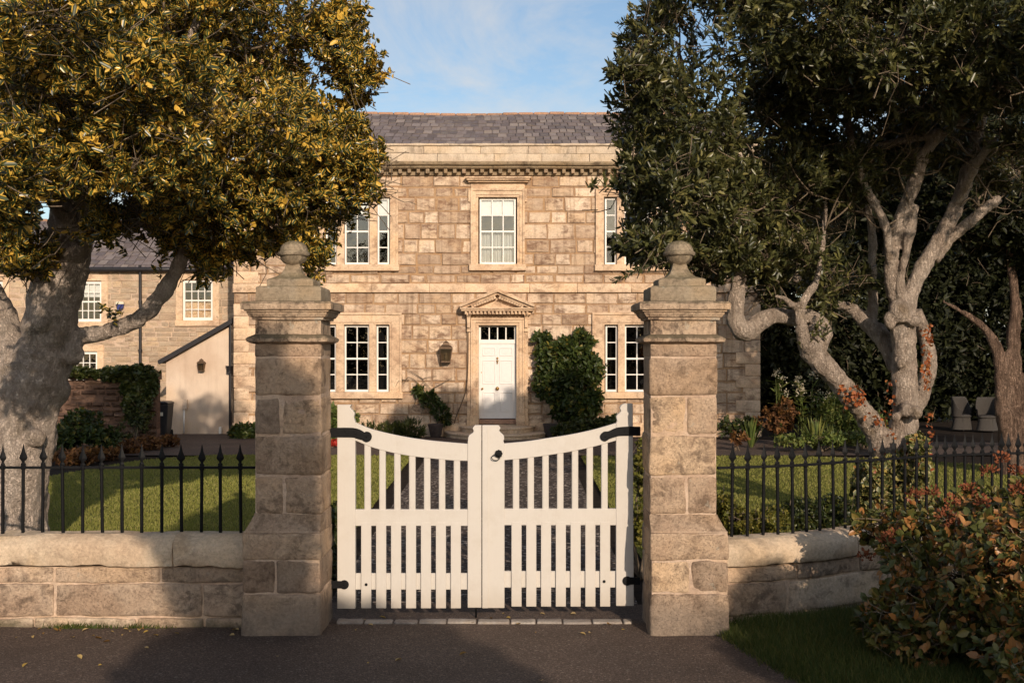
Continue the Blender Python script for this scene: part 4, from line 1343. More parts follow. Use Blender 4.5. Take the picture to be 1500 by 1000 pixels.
# chimney with red pots near the left gable, glimpsed through the holly
cxx, cyy = (405 - 750) * 34.4 / F, 34.4
mb = MB(); ashlar(mb, cxx - .75, cxx + .75, 8.3, 10.15, cyy - .4, .2, .3, .3, .6, (), .01, .8, .012, .006, 8)
rough_block(mb, cxx - .83, cxx + .83, cyy - .48, cyy + .48, 10.15, 10.33, .03, .1, .006, .5)
ch = mb.build('chimney', M['dressed'], H, fix=False)
for d in (-.45, 0, .45):
    mb = MB(); mb.lathe((cxx + d, cyy, 10.33), [(.17, 0), (.15, .1), (.12, .62), (.15, .66), (.15, .74), (.11, .74), (.1, .3)], 14)
    mb.build('chimney_pot', M['ridge'], ch, auto=40)


def frame_bars(mb, x0, x1, z0, z1, y0, y1, cols, rows, rail=.05, bar=.024, sash=True, half=None):
    """sash window: box frame, two sashes with glazing bars; upper sash stands forward"""
    mb.box(x0, x0 + rail, y0, y1, z0, z1); mb.box(x1 - rail, x1, y0, y1, z0, z1)
    mb.box(x0 + rail, x1 - rail, y0, y1, z1 - rail, z1); mb.box(x0 + rail, x1 - rail, y0 - .012, y1, z0, z0 + rail * 1.35)
    zm = (z0 + z1) / 2
    if sash: mb.box(x0 + rail, x1 - rail, y0 + .008, y1 - .004, zm - .022, zm + .022)
    for i in range(1, cols):
        xc = x0 + rail + (x1 - x0 - 2 * rail) * i / cols
        for a, c in (((z0 + rail * 1.35, zm - .022), (zm + .022, z1 - rail)) if sash else ((z0 + rail * 1.35, z1 - rail),)):
            mb.box(xc - bar / 2, xc + bar / 2, y0 + .012, y1 - .008, a, c)
    hs = ((z0 + rail * 1.35, zm - .022), (zm + .022, z1 - rail)) if sash else ((z0 + rail * 1.35, z1 - rail),)
    for a, c in hs:
        nr = rows // 2 if sash else rows
        for k in range(1, nr):
            zc = a + (c - a) * k / nr
            for i in range(cols):
                xa = x0 + rail + (x1 - x0 - 2 * rail) * i / cols + (bar / 2 if i else 0); xb = x0 + rail + (x1 - x0 - 2 * rail) * (i + 1) / cols - (bar / 2 if i < cols - 1 else 0)
                mb.box(xa, xb, y0 + .014, y1 - .01, zc - bar / 2, zc + bar / 2)


for wi, (L, yt, yb, out, nm, side) in enumerate(win_def):
    zt, zb = hz(yt), hz(yb)
    xa, xb, oa, ob = hx(L[0][0]), hx(L[-1][1]), hx(out[0]), hx(out[1])
    # stone surround: outer and inner fascia, mullions between the lights
    mb = MB()
    wi_ = .055
    x0, x1 = xa - .035, xb + .035
    ztop = zt + .02
    zo = hz({'upper': 276, 'lower': 458.5, 'centre': 277}[nm])
    mb.box(oa, x0 - wi_, YH - .05, YH + .26, zb, zo); mb.box(x1 + wi_, ob, YH - .05, YH + .26, zb, zo)
    mb.box(x0 - wi_, x1 + wi_, YH - .05, YH + .26, ztop + wi_, zo)
    mb.box(x0 - wi_, x0, YH - .025, YH + .26, zb, ztop); mb.box(x1, x1 + wi_, YH - .025, YH + .26, zb, ztop)
    mb.box(x0 - wi_, x1 + wi_, YH - .025, YH + .26, ztop, ztop + wi_)
    e = .045    # raised outer bead
    mb.box(oa - .012, oa + e, YH - .082, YH - .05, zb, zo - e); mb.box(ob - e, ob + .012, YH - .082, YH - .05, zb, zo - e); mb.box(oa - .012, ob + .012, YH - .082, YH - .05, zo - e, zo + .012)
    for (p, q) in zip(L[:-1], L[1:]): mb.box(hx(p[1]) + .004, hx(q[0]) - .004, YH - .02, YH + .24, zb, ztop)
    if nm == 'centre':   # ears of the architrave, frieze and hood
        mb.box(oa - .07, oa - .0125, YH - .06, YH + .1, hz(296), zo); mb.box(ob + .0125, ob + .07, YH - .06, YH + .1, hz(296), zo)
        mb.box(oa - .01, ob + .01, YH - .035, YH + .2, zo + .013, hz(268))
        mb.box(hx(686), hx(774), YH - .14, YH + .2, hz(268) + .002, hz(265.5)); mb.box(hx(684), hx(776), YH - .21, YH + .2, hz(265.5) + .002, hz(263))
        mb.box(hx(682), hx(778), YH - .25, YH + .2, hz(263) + .002, hz(260.5))
    W = mb.build('window', M['dressed'], H, bevel=.006)
    mb = MB(); zs_ = hz(yb + 9.5)
    rough_block(mb, oa - (.04 if nm != 'centre' else .05), ob + (.04 if nm != 'centre' else .05), YH - .11, YH + .26, zs_, zb - .002, .014, .09, .006, .5, seed=wi)
    mb.build('window_sill', M['dressed'], W, smooth=True)
    for li, (a, c, cols) in enumerate(L):
        mb = MB(); frame_bars(mb, hx(a), hx(c), zb + .002, zt, YH + .10, YH + .165, cols, 4, .042, .026)
        mb.build('sash', M['white'], W)
        mb = MB(); mb.add([(hx(a) + .02, YH + .14, zb + .03), (hx(c) - .02, YH + .14, zb + .03), (hx(c) - .02, YH + .14, zt - .02), (hx(a) + .02, YH + .14, zt - .02)], [(0, 1, 2, 3)])
        mb.build('glass', M['glass'], W, fix=False)
        if nm in ('upper', 'centre') and side in (0, 2):
            mb = MB(); hb = .25 if nm == 'upper' else .26
            mb.box(hx(a) + .03, hx(c) - .03, YH + .19, YH + .2, zt - (zt - zb) * hb, zt - .01); mb.build('blind', M['blind'], W)
        if nm == 'centre' or (nm == 'upper' and side == 1 and li == 0):
            mb = MB(); nn_ = 60; t = np.linspace(0, 1, nn_); x = hx(a) + .03 + t * (hx(c) - hx(a) - .06)
            if nm != 'centre': x = hx(a) + .03 + t * .16
            yv = YH + .26 + .018 * np.sin(t * 75 + 2 * np.sin(t * 9)); zt2 = zb + (zt - zb) * (.52 if nm == 'centre' else .3)
            V = np.concatenate([np.stack([x, yv, np.full(nn_, zb + .02)], 1), np.stack([x, yv, np.full(nn_, zt2)], 1)])
            mb.add(V, [(i, i + 1, nn_ + i + 1, nn_ + i) for i in range(nn_ - 1)]); mb.build('net_curtain', M['net'], W, smooth=True, fix=False)
        if nm == 'lower':     # a pale curtain edge just inside
            mb = MB(); t = np.linspace(0, 1, 24)
            xs_ = hx(c) - .05 - t * .13 if li == 0 else hx(a) + .05 + t * .1
            if li != 1:
                yv = YH + .42 + .02 * np.sin(t * 26); V = np.concatenate([np.stack([xs_, yv, np.full(24, zb)], 1), np.stack([xs_, yv, np.full(24, zt)], 1)])
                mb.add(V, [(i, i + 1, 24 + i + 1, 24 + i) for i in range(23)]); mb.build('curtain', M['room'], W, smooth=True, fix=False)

# ------------------------------------------------------------------ door, surround, pediment, steps
mb = MB()
dz0, dz1 = hz(613), hz(503)
ya = YH + .12
mb.box(hx(702.8), hx(754.8), ya, ya + .05, dz0, dz1)
door = mb.build('front_door', M['door'], H, bevel=.003)
for (pa, pb_, pt, pbm) in ((706.5, 726, 508.5, 521), (731.5, 751, 508.5, 521), (706.5, 726, 527, 562.5), (731.5, 751, 527, 562.5), (706.5, 726, 574, 603), (731.5, 751, 574, 603)):
    mb = MB(); a, c, z1, z0 = hx(pa), hx(pb_), hz(pt), hz(pbm); t = .028
    for (q0, q1, w0, w1) in ((a, a + t, z0, z1), (c - t, c, z0, z1), (a + t, c - t, z0, z0 + t), (a + t, c - t, z1 - t, z1)): mb.box(q0, q1, ya - .016, ya - .0005, w0, w1)
    mb.box(a + t + .03, c - t - .03, ya - .01, ya - .0006, z0 + t + .03, z1 - t - .03)
    mb.build('panel', M['door'], door, bevel=.004)
mb = MB(); mb.box(hx(728.3), hx(729.2), ya - .007, ya - .0005, dz0, dz1); mb.build('centre_bead', M['door'], door)
mb = MB()
for py, r in ((524.5, .028), (528.5, .03), (531.5, .022)): mb.lathe((hx(728.6), ya - .03, hz(py)), [(.0005, -r), (r * .7, -r * .7), (r, 0), (r * .7, r * .7), (.0005, r)], 10)
mb.build('knocker', M['brass'], door, smooth=True)
for px, py, r in ((728.6, 569, .05), (706.5, 569.2, .028)):
    mb = MB(); mb.lathe((hx(px), ya - .045, hz(py)), [(.0005, -r), (r * .75, -r * .68), (r, 0), (r * .75, r * .68), (.0005, r)], 14); mb.tube([(hx(px), ya - .045, hz(py)), (hx(px), ya, hz(py))], r * .45, 8, res=.05)
    mb.build('door_knob', M['brass'], door, smooth=True)
mb = MB(); mb.box(hx(704.6), hx(705.6), ya - .004, ya - .0005, hz(546.5), hz(544.5)); mb.build('keyhole', M['brass'], door)
mb = MB()
fz0, fz1 = hz(502), hz(477)
mb.box(DX0, hx(702.6), YH + .1, YH + .19, DZ0, DZ1); mb.box(hx(755), DX1, YH + .1, YH + .19, DZ0, DZ1)
mb.box(hx(702.6) + .001, hx(755) - .001, YH + .095, YH + .19, dz1 + .004, fz0 + .045)
frame_bars(mb, hx(702.6) + .001, hx(755) - .001, fz0 + .046, fz1, YH + .11, YH + .16, 4, 1, .028, .03, False)
tr_ = mb.build('fanlight', M['white'], H)
mb = MB(); mb.add([(hx(703), YH + .14, fz0 + .06), (hx(754.6), YH + .14, fz0 + .06), (hx(754.6), YH + .14, fz1 - .02), (hx(703), YH + .14, fz1 - .02)], [(0, 1, 2, 3)]); mb.build('glass', M['glass'], tr_, fix=False)
mb = MB(); mb.box(DX0, DX1, YH + .02, YH + .3, DZ0 - .12, DZ0 - .002); mb.build('threshold', M['ridge'], H, bevel=.01)
mb = MB()
zb_ = .22
za_ = hz(465.5)
for sg in (-1, 1):
    X2 = lambda a, c: (min(hx(728.8 + sg * a), hx(728.8 + sg * c)), max(hx(728.8 + sg * a), hx(728.8 + sg * c)))
    a, c = X2(27.6, 31.5); mb.box(a, c, YH - .05, YH + .26, zb_, DZ1)
    a, c = X2(31.5, 36.3); mb.box(a, c, YH - .085, YH + .2, zb_, DZ1 + .07)
    a, c = X2(36.3, 39); mb.box(a, c, YH - .11, YH + .2, zb_, DZ1 + .14)
    a, c = X2(27.2, 40.5); mb.box(a, c, YH - .125, YH + .2, zb_ - .02, zb_ + .29)
    a, c = X2(39, 44.6); mb.box(a, c, YH - .06, YH + .2, zb_, hz(486))        # pilaster strip
    a, c = X2(39.4, 45.2); mb.box(a, c, YH - .075, YH + .2, zb_ - .02, zb_ + .24)
    a, c = X2(39.2, 44.8)                                                     # scrolled console
    mb.prism([(a, hz(486)), (c, hz(486)), (c, hz(480)), (a, hz(480))], YH - .12, YH - .01)
    mb.prism([(a + .01, hz(480)), (c - .01, hz(480)), (c, hz(457.5)), (a, hz(457.5))], YH - .17, YH - .01)
    mb.prism([(a - .005, hz(463)), (c + .005, hz(463)), (c + .005, hz(457.6)), (a - .005, hz(457.6))], YH - .24, YH - .171)
a, c = hx(728.8 - 31.5), hx(728.8 + 31.5); mb.box(a, c, YH - .05, YH + .26, DZ1 + .002, DZ1 + .07)
a, c = hx(728.8 - 36.3), hx(728.8 + 36.3); mb.box(a, c, YH - .085, YH + .2, DZ1 + .072, DZ1 + .14)
a, c = hx(728.8 - 39), hx(728.8 + 39); mb.box(a, c, YH - .11, YH + .2, DZ1 + .142, za_)
mb.box(a, c, YH - .06, YH + .2, za_ + .002, hz(461.2))
mb.build('door_surround', M['dressed'], H, bevel=.008)
mb = MB()
pa, pb_, pc = hx(674.5), hx(783), hx(728.8)
z0, z1, zap = hz(456), hz(451.5), hz(426)
mb.box(pa + .1, pb_ - .1, YH - .22, YH + .2, hz(461), z0)                     # bed mould
mb.box(pa + .03, pb_ - .03, YH - .34, YH + .2, z0 + .001, z0 + .045); mb.box(pa, pb_, YH - .38, YH + .2, z0 + .046, z1 + .01)
mb.prism([(pa + .1, z1 + .012), (pb_ - .1, z1 + .012), (pc, zap - .1)], YH - .1, YH + .2)   # tympanum
th = math.atan2(zap - z1 - .03, pc - pa)
Ls = math.hypot(pc - pa, zap - z1 - .03)
for sg in (1, -1):
    cxm = (pa + pc) / 2 if sg > 0 else (pb_ + pc) / 2
    czm = (z1 + zap) / 2 - .02
    mb.prism([(pa if sg > 0 else pb_, z1 + .012), (pc, zap - .045), (pc, zap + .045), (pa if sg > 0 else pb_, z1 + .085)], YH - .38 - .002 * (sg > 0), YH + .2)
    mb.prism([((pa + .16) if sg > 0 else (pb_ - .16), z1 + .0125), (pc, zap - .11), (pc, zap - .047), ((pa + .02) if sg > 0 else (pb_ - .02), z1 + .014)], YH - .30 - .002 * (sg > 0), YH + .19)
ped = mb.build('pediment', M['dressed'], H, bevel=.006)
mb = MB(); x = pa + .13
while x < pb_ - .17:
    mb.box(x, x + .052, YH - .32, YH - .221, hz(460.6), z0 - .002); x += .098
for sg in (1, -1):
    mb.build('pediment_dentils', M['dressed'], ped); mb = MB()
    for t in np.linspace(.2, .93, 12):
        X_ = pa + (pc - pa) * t if sg > 0 else pb_ + (pc - pb_) * t
        Z_ = z1 + .012 + (zap - .11 - z1 - .012) * (t - .12) / .88 - .035
        if Z_ > z1 + .035: mb.obox((X_, YH - .2, Z_ - .012), .055, .17, .075, -th * sg, 'Y')
mb.build('pediment_dentils', M['dressed'], ped)
mb = MB()
for rx_, ry_, za, zb2 in ((1.36, 1.55, -.05, .125), (.98, 1.1, .125, .265)):
    pts = [(hx(728.8) + rx_ * math.cos(a), YH - .05 - ry_ * math.sin(a)) for a in np.linspace(0, PI, 40)]
    n = len(pts)
    V = [(x, y, z) for ins_, z in ((.03, za), (.03, zb2 - .05), (0, zb2 - .04), (0, zb2 - .012), (.012, zb2)) for x, y in [(hx(728.8) + (p - hx(728.8)) * (1 - ins_ / rx_), YH - .05 - (YH - .05 - q) * (1 - ins_ / ry_)) for p, q in pts]]
    mb.add(V, [(j * n + i, j * n + i + 1, (j + 1) * n + i + 1, (j + 1) * n + i) for j in range(4) for i in range(n - 1)] + [tuple(4 * n + i for i in range(n))])
mb.box(hx(695), hx(762), YH - .04, YH + .1, .12, DZ0 - .13)
mb.build('door_steps', M['step'], H)
# thin cables and rain pipe by the door
mb = MB(); mb.tube([(hx(686), YH - .09, hz(486)), (hx(685.5), YH - .09, hz(540)), (hx(683), YH - .09, hz(570)), (hx(674), YH - .07, hz(596)), (hx(667), YH - .05, hz(614)), (hx(664), YH - .05, hz(632))], .014, 6)
mb.build('cable', M['bronze'], H, smooth=True)


# ------------------------------------------------------------------ wall lanterns
def lantern(label, x, y, zc, s=1.0, wallmount=True):
    root = thing('wall_lantern', label, 'lantern', (x, y, zc))
    w0, w1, h = .10 * s, .145 * s, .36 * s
    mb = MB()
    zb0, zt0 = zc - h / 2, zc + h / 2 - .06 * s
    for sx_ in (-1, 1):
        for sy in (-1, 1):
            mb.tube([(x + sx_ * w0, y - .17 * s + sy * w0, zb0), (x + sx_ * w1, y - .17 * s + sy * w1, zt0)], .012 * s, 5, res=1)
    mb.box(x - w0 - .01, x + w0 + .01, y - .17 * s - w0 - .01, y - .17 * s + w0 + .01, zb0 - .03 * s, zb0)
    for sg in (-1, 1):
        mb.box(x - w1 - .012, x + w1 + .012, y - .17 * s + sg * w1 - .012, y - .17 * s + sg * w1 + .012, zt0, zt0 + .025 * s); mb.box(x + sg * w1 - .011, x + sg * w1 + .011, y - .17 * s - w1 + .012, y - .17 * s + w1 - .012, zt0, zt0 + .024 * s)
    mb.box(x - .05 * s, x + .05 * s, y - .03, y + .0, zc - .12 * s, zc + .1 * s); mb.tube([(x, y - .02, zc + .16 * s), (x, y - .1 * s, zc + .3 * s), (x, y - .17 * s, zc + .3 * s)], .012, 6)
    mb.build('frame', M['bronze'], root)
    mb = MB(); mb.lathe((x, y - .17 * s, 0), [(w1 * 1.5, zt0 + .026 * s), (w1 * 1.5, zt0 + .04 * s), (w1 * 1.05, zt0 + .085 * s), (w1 * .75, zt0 + .10 * s), (w1 * .7, zt0 + .15 * s), (w1 * .35, zt0 + .18 * s), (.001, zt0 + .2 * s)], 4, a0=PI / 4, a1=PI / 4 + 2 * PI)
    mb.build('lantern_roof', M['bronze'], root)
    mb = MB(); V = [(x + a * q, y - .17 * s + c * q, z) for z, q in ((zb0, w0), (zt0, w1)) for a, c in ((-1, -1), (1, -1), (1, 1), (-1, 1))]
    mb.add(V, [(0, 1, 5, 4), (1, 2, 6, 5), (2, 3, 7, 6), (3, 0, 4, 7)]); mb.build('lantern_glass', M['amber'], root)
    mb = MB(); mb.lathe((x, y - .17 * s, zb0), [(.03 * s, 0), (.03 * s, .12 * s), (.012 * s, .14 * s), (.02 * s, .2 * s), (.001, .22 * s)], 10); mb.build('bulb', M['blind'], root, smooth=True)
    return root


lantern('bronze lantern on bare stonework to the left of the white door', hx(654), YH, hz(518), 1.05)
lantern('bronze lantern half hidden in the green wall climber', hx(801), YH, hz(514), 1.05)
lantern('small square lamp on the cream rendered lean-to wall', (296.5 - 750) * 31 / F, 31.0, CAMZ - (536 - HZ) * 31 / F, .62)

# ================================================================== lower wing, lean-to, garden wall
YW = 33.6
wx = lambda px: (px - 750) * YW / F
wz = lambda py: CAMZ - (py - HZ) * YW / F
WG = thing('side_wing', 'low two storey stone wing with purple slate roof behind the variegated holly', 'house', (wx(180), YW, 0))
wins = [(267.5, 311.5, 411, 469, 4), (108, 148.5, 412.5, 471, 4), (99, 142.5, 515.5, 575, 4), (-28, 22, 516.5, 575, 4), (-40, 4, 412.5, 471, 4)]
wo_ = [(wx(a) - .02, wx(b_) + .02, wz(d), wz(c) + .02) for a, b_, c, d, _ in wins]
wl, mo = MB(), MB()
ashlar(wl, wx(-160), wx(350), 0, wz(396), YW, .14, .22, .22, .62, wo_, .012, .25, .014, .012, 31, mo, .3)
wl.build('wall', M['wing'], WG, fix=False); mo.build('mortar', M['piermortar'], WG, fix=False)
slate_roof(WG, wx(-160), wx(346), YW - .12, wz(394) , YW + 3.4, 6.35, 12, .25, 77)
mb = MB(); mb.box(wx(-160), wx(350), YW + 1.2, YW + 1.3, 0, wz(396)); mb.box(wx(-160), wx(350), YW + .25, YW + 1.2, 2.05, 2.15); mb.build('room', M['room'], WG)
for a, b_, c, d, cols in wins:
    x0, x1, z1, z0 = wx(a), wx(b_), wz(c), wz(d)
    mb = MB(); fw = .19
    mb.box(x0 - fw, x0 - .002, YW - .02, YW + .24, z0, z1 + .02); mb.box(x1 + .002, x1 + fw, YW - .02, YW + .24, z0, z1 + .02); mb.box(x0 - fw, x1 + fw, YW - .02, YW + .24, z1 + .022, z1 + .2)
    W = mb.build('window', M['dressed'], WG, bevel=.008)
    mb = MB(); mb.box(x0 - fw - .02, x1 + fw + .02, YW - .06, YW + .24, z0 - .17, z0 - .002); mb.build('window_sill', M['dressed'], W, bevel=.01)
    mb = MB(); frame_bars(mb, x0, x1, z0, z1, YW + .05, YW + .12, cols, 4, .06, .022); mb.build('sash', M['white'], W)
    mb = MB(); mb.add([(x0 + .03, YW + .09, z0 + .03), (x1 - .03, YW + .09, z0 + .03), (x1 - .03, YW + .09, z1 - .02), (x0 + .03, YW + .09, z1 - .02)], [(0, 1, 2, 3)]); mb.build('glass', M['glass'], W, fix=False)
    if a == 267.5 or a == 108:
        mb = MB(); mb.box(x0 + .05, x1 - .05, YW + .16, YW + .17, z0 + .06 if a > 200 else z0 + (z1 - z0) * .62, z0 + (z1 - z0) * .5 if a > 200 else z1 - .02); mb.build('blind', M['dressed' if a > 200 else 'blind'], W)
mb = MB()
gz0 = wz(395)
mb.tube([(wx(-160), YW - .16, gz0), (wx(343), YW - .16, gz0)], .07, 10, res=2); gt = mb.build('gutter', M['castiron'], WG, smooth=True)
mb = MB(); mb.tube([(wx(207), YW - .16, gz0), (wx(207), YW - .1, gz0 - .25), (wx(207), YW - .1, .05)], .045, 10, res=.5)
for z in (3.6, 2.2, .9): mb.lathe((wx(207), YW - .1, z), [(.06, -.03), (.06, .03)], 10)
mb.build('downpipe', M['castiron'], WG, auto=40)

# alarm box
ax, az, ay = wx(177), wz(447), YW - .02
root = thing('alarm_box', 'small blue and white alarm box on the wing wall', 'alarm box', (ax, ay, az))
mb = MB(); mb.prism([(ax - .11, az + .02), (ax + .11, az + .02), (ax + .085, az - .1), (ax + .03, az - .15), (ax - .03, az - .15), (ax - .085, az - .1)], ay - .09, ay + .01); mb.build('lower_cover', M['blue'], root, bevel=.01)
mb = MB(); mb.prism([(ax - .115, az + .022), (ax + .115, az + .022), (ax + .12, az + .08), (ax + .08, az + .105), (ax - .08, az + .105), (ax - .12, az + .08)], ay - .092, ay + .01); mb.build('upper_cover', M['paper'], root, bevel=.01)

# lean-to with a single sloping slate roof
YL = 31.0
lx = lambda px: (px - 750) * YL / F
lz = lambda py: CAMZ - (py - HZ) * YL / F
LT = thing('lean_to', 'cream rendered lean-to with dark sloping roof against the stone house', 'lean-to', (lx(292), YL, 0))
x0, x1 = lx(243.5), lx(341)
mb = MB(); mb.prism([(x0, -.05), (x1, -.05), (x1, lz(474)), (x0, lz(529))], YL, YW - .03); mb.build('wall', M['render'], LT)
mb = MB(); mb.prism([(lx(234), lz(527.5)), (lx(343), lz(465.5)), (lx(343), lz(471.5)), (lx(235), lz(532.5))], YL - .12, YW - .02); mb.build('roof', M['slate'], LT, bevel=.006)
mb = MB(); mb.prism([(lx(233.5), lz(527.8)), (lx(342.5), lz(466)), (lx(342.5), lz(473.5)), (lx(236), lz(533.5)), (lx(234), lz(532))], YL - .165, YL - .125); mb.build('barge_board', M['castiron'], LT, bevel=.004)
mb = MB(); mb.tube([(lx(338.5), YL - .09, lz(474)), (lx(338.5), YL - .09, .02)], .04, 8, res=.5); mb.lathe((lx(337), YL - .09, lz(541)), [(.08, -.09), (.08, .05), (.1, .08), (.1, .1)], 10); mb.build('downpipe', M['castiron'], LT, auto=40)
mb = MB(); mb.box(lx(269), lx(275.5), YL - .1, YL + .02, lz(599), lz(585)); o = mb.build('meter_box', M['render'], LT, bevel=.008)
mb = MB(); mb.tube([(lx(270.5), YL - .04, lz(599)), (lx(270), YL - .04, .0)], .022, 8, res=.5); mb.build('conduit', M['white'], o, smooth=True)
mb = MB(); mb.box(lx(322), lx(326), YL - .12, YL + .02, -.02, .16); mb.build('drain_cover', M['white'], o, bevel=.01)

# garden wall of rubble with the ivy
YG2 = 27.0
gx2 = lambda px: (px - 750) * YG2 / F
mb = MB(); mo = MB()
root = thing('garden_wall', 'rough red-brown rubble garden wall overgrown with ivy', 'garden wall', (gx2(150), YG2, 0))
ashlar(mb, gx2(-140), gx2(230), 0, 1.52, YG2, .12, .25, .16, .5, (), .03, .3, .045, .045, 55)
rr = random.Random(5); x = gx2(-140)
while x < gx2(230):
    e = min(gx2(230), x + rr.uniform(.2, .45)); rough_block(mb, x + .01, e - .01, YG2 - .04, YG2 + .38, 1.52, 1.52 + rr.uniform(.12, .2), .05, .08, .02, rr.random(), seed=x); x = e
mb.build('wall_stones', M['garden'], root, fix=False)
mo.box(gx2(-140), gx2(229), YG2 + .04, YG2 + .3, 0, 1.5); mo.build('mortar_core', M['garden'], root)

# wheelie bin
bx, by = (237.5 - 750) * 29.5 / F, 29.5
root = thing('wheelie_bin', 'black wheelie bin with a pale label between garden wall and lean-to', 'bin', (bx, by, 0))
mb = MB(); V = [(bx + a * q, by + c * q * 1.2, z) for z, q in ((.06, .17), (.84, .225)) for a, c in ((-1, -1), (1, -1), (1, 1), (-1, 1))]
mb.add(V, [(0, 1, 5, 4), (1, 2, 6, 5), (2, 3, 7, 6), (3, 0, 4, 7), (3, 2, 1, 0), (4, 5, 6, 7)]); mb.build('body', M['plastic'], root, bevel=.02)
mb = MB(); mb.prism([(bx - .24, .845), (bx + .24, .845), (bx + .24, .875), (bx + .16, .91), (bx - .16, .91), (bx - .24, .875)], by - .3, by + .27); mb.build('lid', M['plastic'], root, bevel=.012)
mb = MB(); mb.box(bx - .1, bx + .1, by - .262, by - .257, .55, .64); mb.build('label_panel', M['paper'], root)
for s in (-1, 1):
    mb = MB(); mb.prism([(0 + .09 * math.cos(t), .09 + .09 * math.sin(t)) for t in np.linspace(0, 2 * PI, 16, endpoint=False)], -.025, .025)
    mb.V[0] = mb.V[0][:, [1, 0, 2]] + np.array([bx + s * .17, by + .22, 0]); mb.build('wheel', M['iron'], root)

# ------------------------------------------------------------------ two wicker chairs under the dark trees
def chair(label, px, Y, rot):
    x = (px - 750) * Y / F
    root = thing('wicker_chair', label, 'chair', (x, Y, 0))
    root.rotation_euler = (0, 0, 0)
    parts = []
    def shell(prof_fn, a0, a1, n, zs, nm, thick=.025):
        mb = MB(); V = []
        for th_ in (0, thick):
            for z in zs:
                for i in range(n + 1):
                    a = a0 + (a1 - a0) * i / n
                    r, zz_ = prof_fn(a, z)
                    V.append((x + (r - th_) * math.sin(a) * 1.0, Y + (r - th_) * -math.cos(a) * .95, zz_))
        k = n + 1; m = len(zs)
        Fc = []
        for s_ in (0, 1):
            o_ = s_ * k * m
            Fc += [(o_ + j * k + i, o_ + j * k + i + 1, o_ + (j + 1) * k + i + 1, o_ + (j + 1) * k + i) for j in range(m - 1) for i in range(n)]
        Fc += [((m - 1) * k + i, (m - 1) * k + i + 1, k * m + (m - 1) * k + i + 1, k * m + (m - 1) * k + i) for i in range(n)]
        mb.add(V, Fc)
        return mb.build(nm, M['wicker'], root, smooth=True)
    def back(a, t):
        back_ness = 0.5 - 0.5 * math.cos(a - rot)          # 1 at the back of the chair
        q_ = min(1, max(0, (back_ness - .3) / .4)); top = .6 + .32 * q_ * q_ * (3 - 2 * q_)
        z = .38 + (top - .38) * t
        return .27 + .025 * t, z
    shell(back, rot + 1.0, rot + 2 * PI - 1.0, 40, np.linspace(0, 1, 8), 'backrest')
    shell(lambda a, t: (.235 + .055 * (1 - t) ** 2, .03 + .34 * t), 0, 2 * PI, 36, np.linspace(0, 1, 6), 'skirt')
    mb = MB(); mb.lathe((x, Y, .37), [(.0005, .075), (.2, .07), (.255, .04), (.26, 0), (.0005, -.02)], 28); mb.build('seat', M['wicker'], root, smooth=True)
    for a in (.8, 2.3, 4.0, 5.5):
        mb = MB(); mb.tube([(x + .24 * math.sin(a + rot), Y - .24 * math.cos(a + rot), 0), (x + .22 * math.sin(a + rot), Y - .22 * math.cos(a + rot), .36)], .018, 6, res=.2); mb.build('leg', M['wicker'], root, smooth=True)


chair('shade-darkened wicker tub chair under the dark trees, the one farther from the reddish trunk', 1409, 32.0, .6)
chair('shade-darkened wicker tub chair under the dark trees, the one beside the reddish trunk', 1446, 31.6, -.5)
# ================================================================== trees
def px_tube(L, Y0):
    """limb through photo points: (px, py, distance offset, radius in photo pixels at Y0)"""
    return [P(a, b_, Y0 + d) for a, b_, d, r in L], [r * Y0 / F for a, b_, d, r in L]


def clump_tint(T, per, rg):
    c = np.repeat(rg.uniform(0, 1, T), per)
    return np.where(rg.uniform(0, 1, T * per) < .6, np.clip(c + rg.normal(0, .05, T * per), 0, 1), rg.uniform(0, 1, T * per))


def foliage(root, blobs, n, per, L, W, mat, twigmat, rg, shell=.5, lump=.35, hole=-.25, hf=.9, up=.25, spread=(25, 80), stem=.14, keep=None, twig=.5, twr=(.007, .003), name='crown', seed=0.0, lf=1.3, tw_len=(.25, .6), twname='twigs', bare=0):
    tips, ax, cen = blob_tips(blobs, n, rg, shell, lump, lf, hole, hf, up, keep, seed)
    V, m = rosettes(tips, ax, per, L, W, spread, stem, rg)
    leaf_object(name, V, clump_tint(len(tips), per, rg), mat, root)
    if twig:
        k = rg.uniform(0, 1, len(tips)) < twig
        a = tips[k]; d = norm(norm(cen[k] - a) + rg.normal(size=a.shape) * .35 - np.array([0, 0, .1]))
        ln = rg.uniform(*tw_len, len(a))[:, None]
        mid = a + d * ln * .5 + rg.normal(size=a.shape) * ln * .08
        end = a + d * ln
        V = np.concatenate([twig_arrays(end, mid, twr[0], (twr[0] + twr[1]) / 2), twig_arrays(mid, a, (twr[0] + twr[1]) / 2, twr[1])])
        twig_object(twname, V, twigmat, root)
    return tips


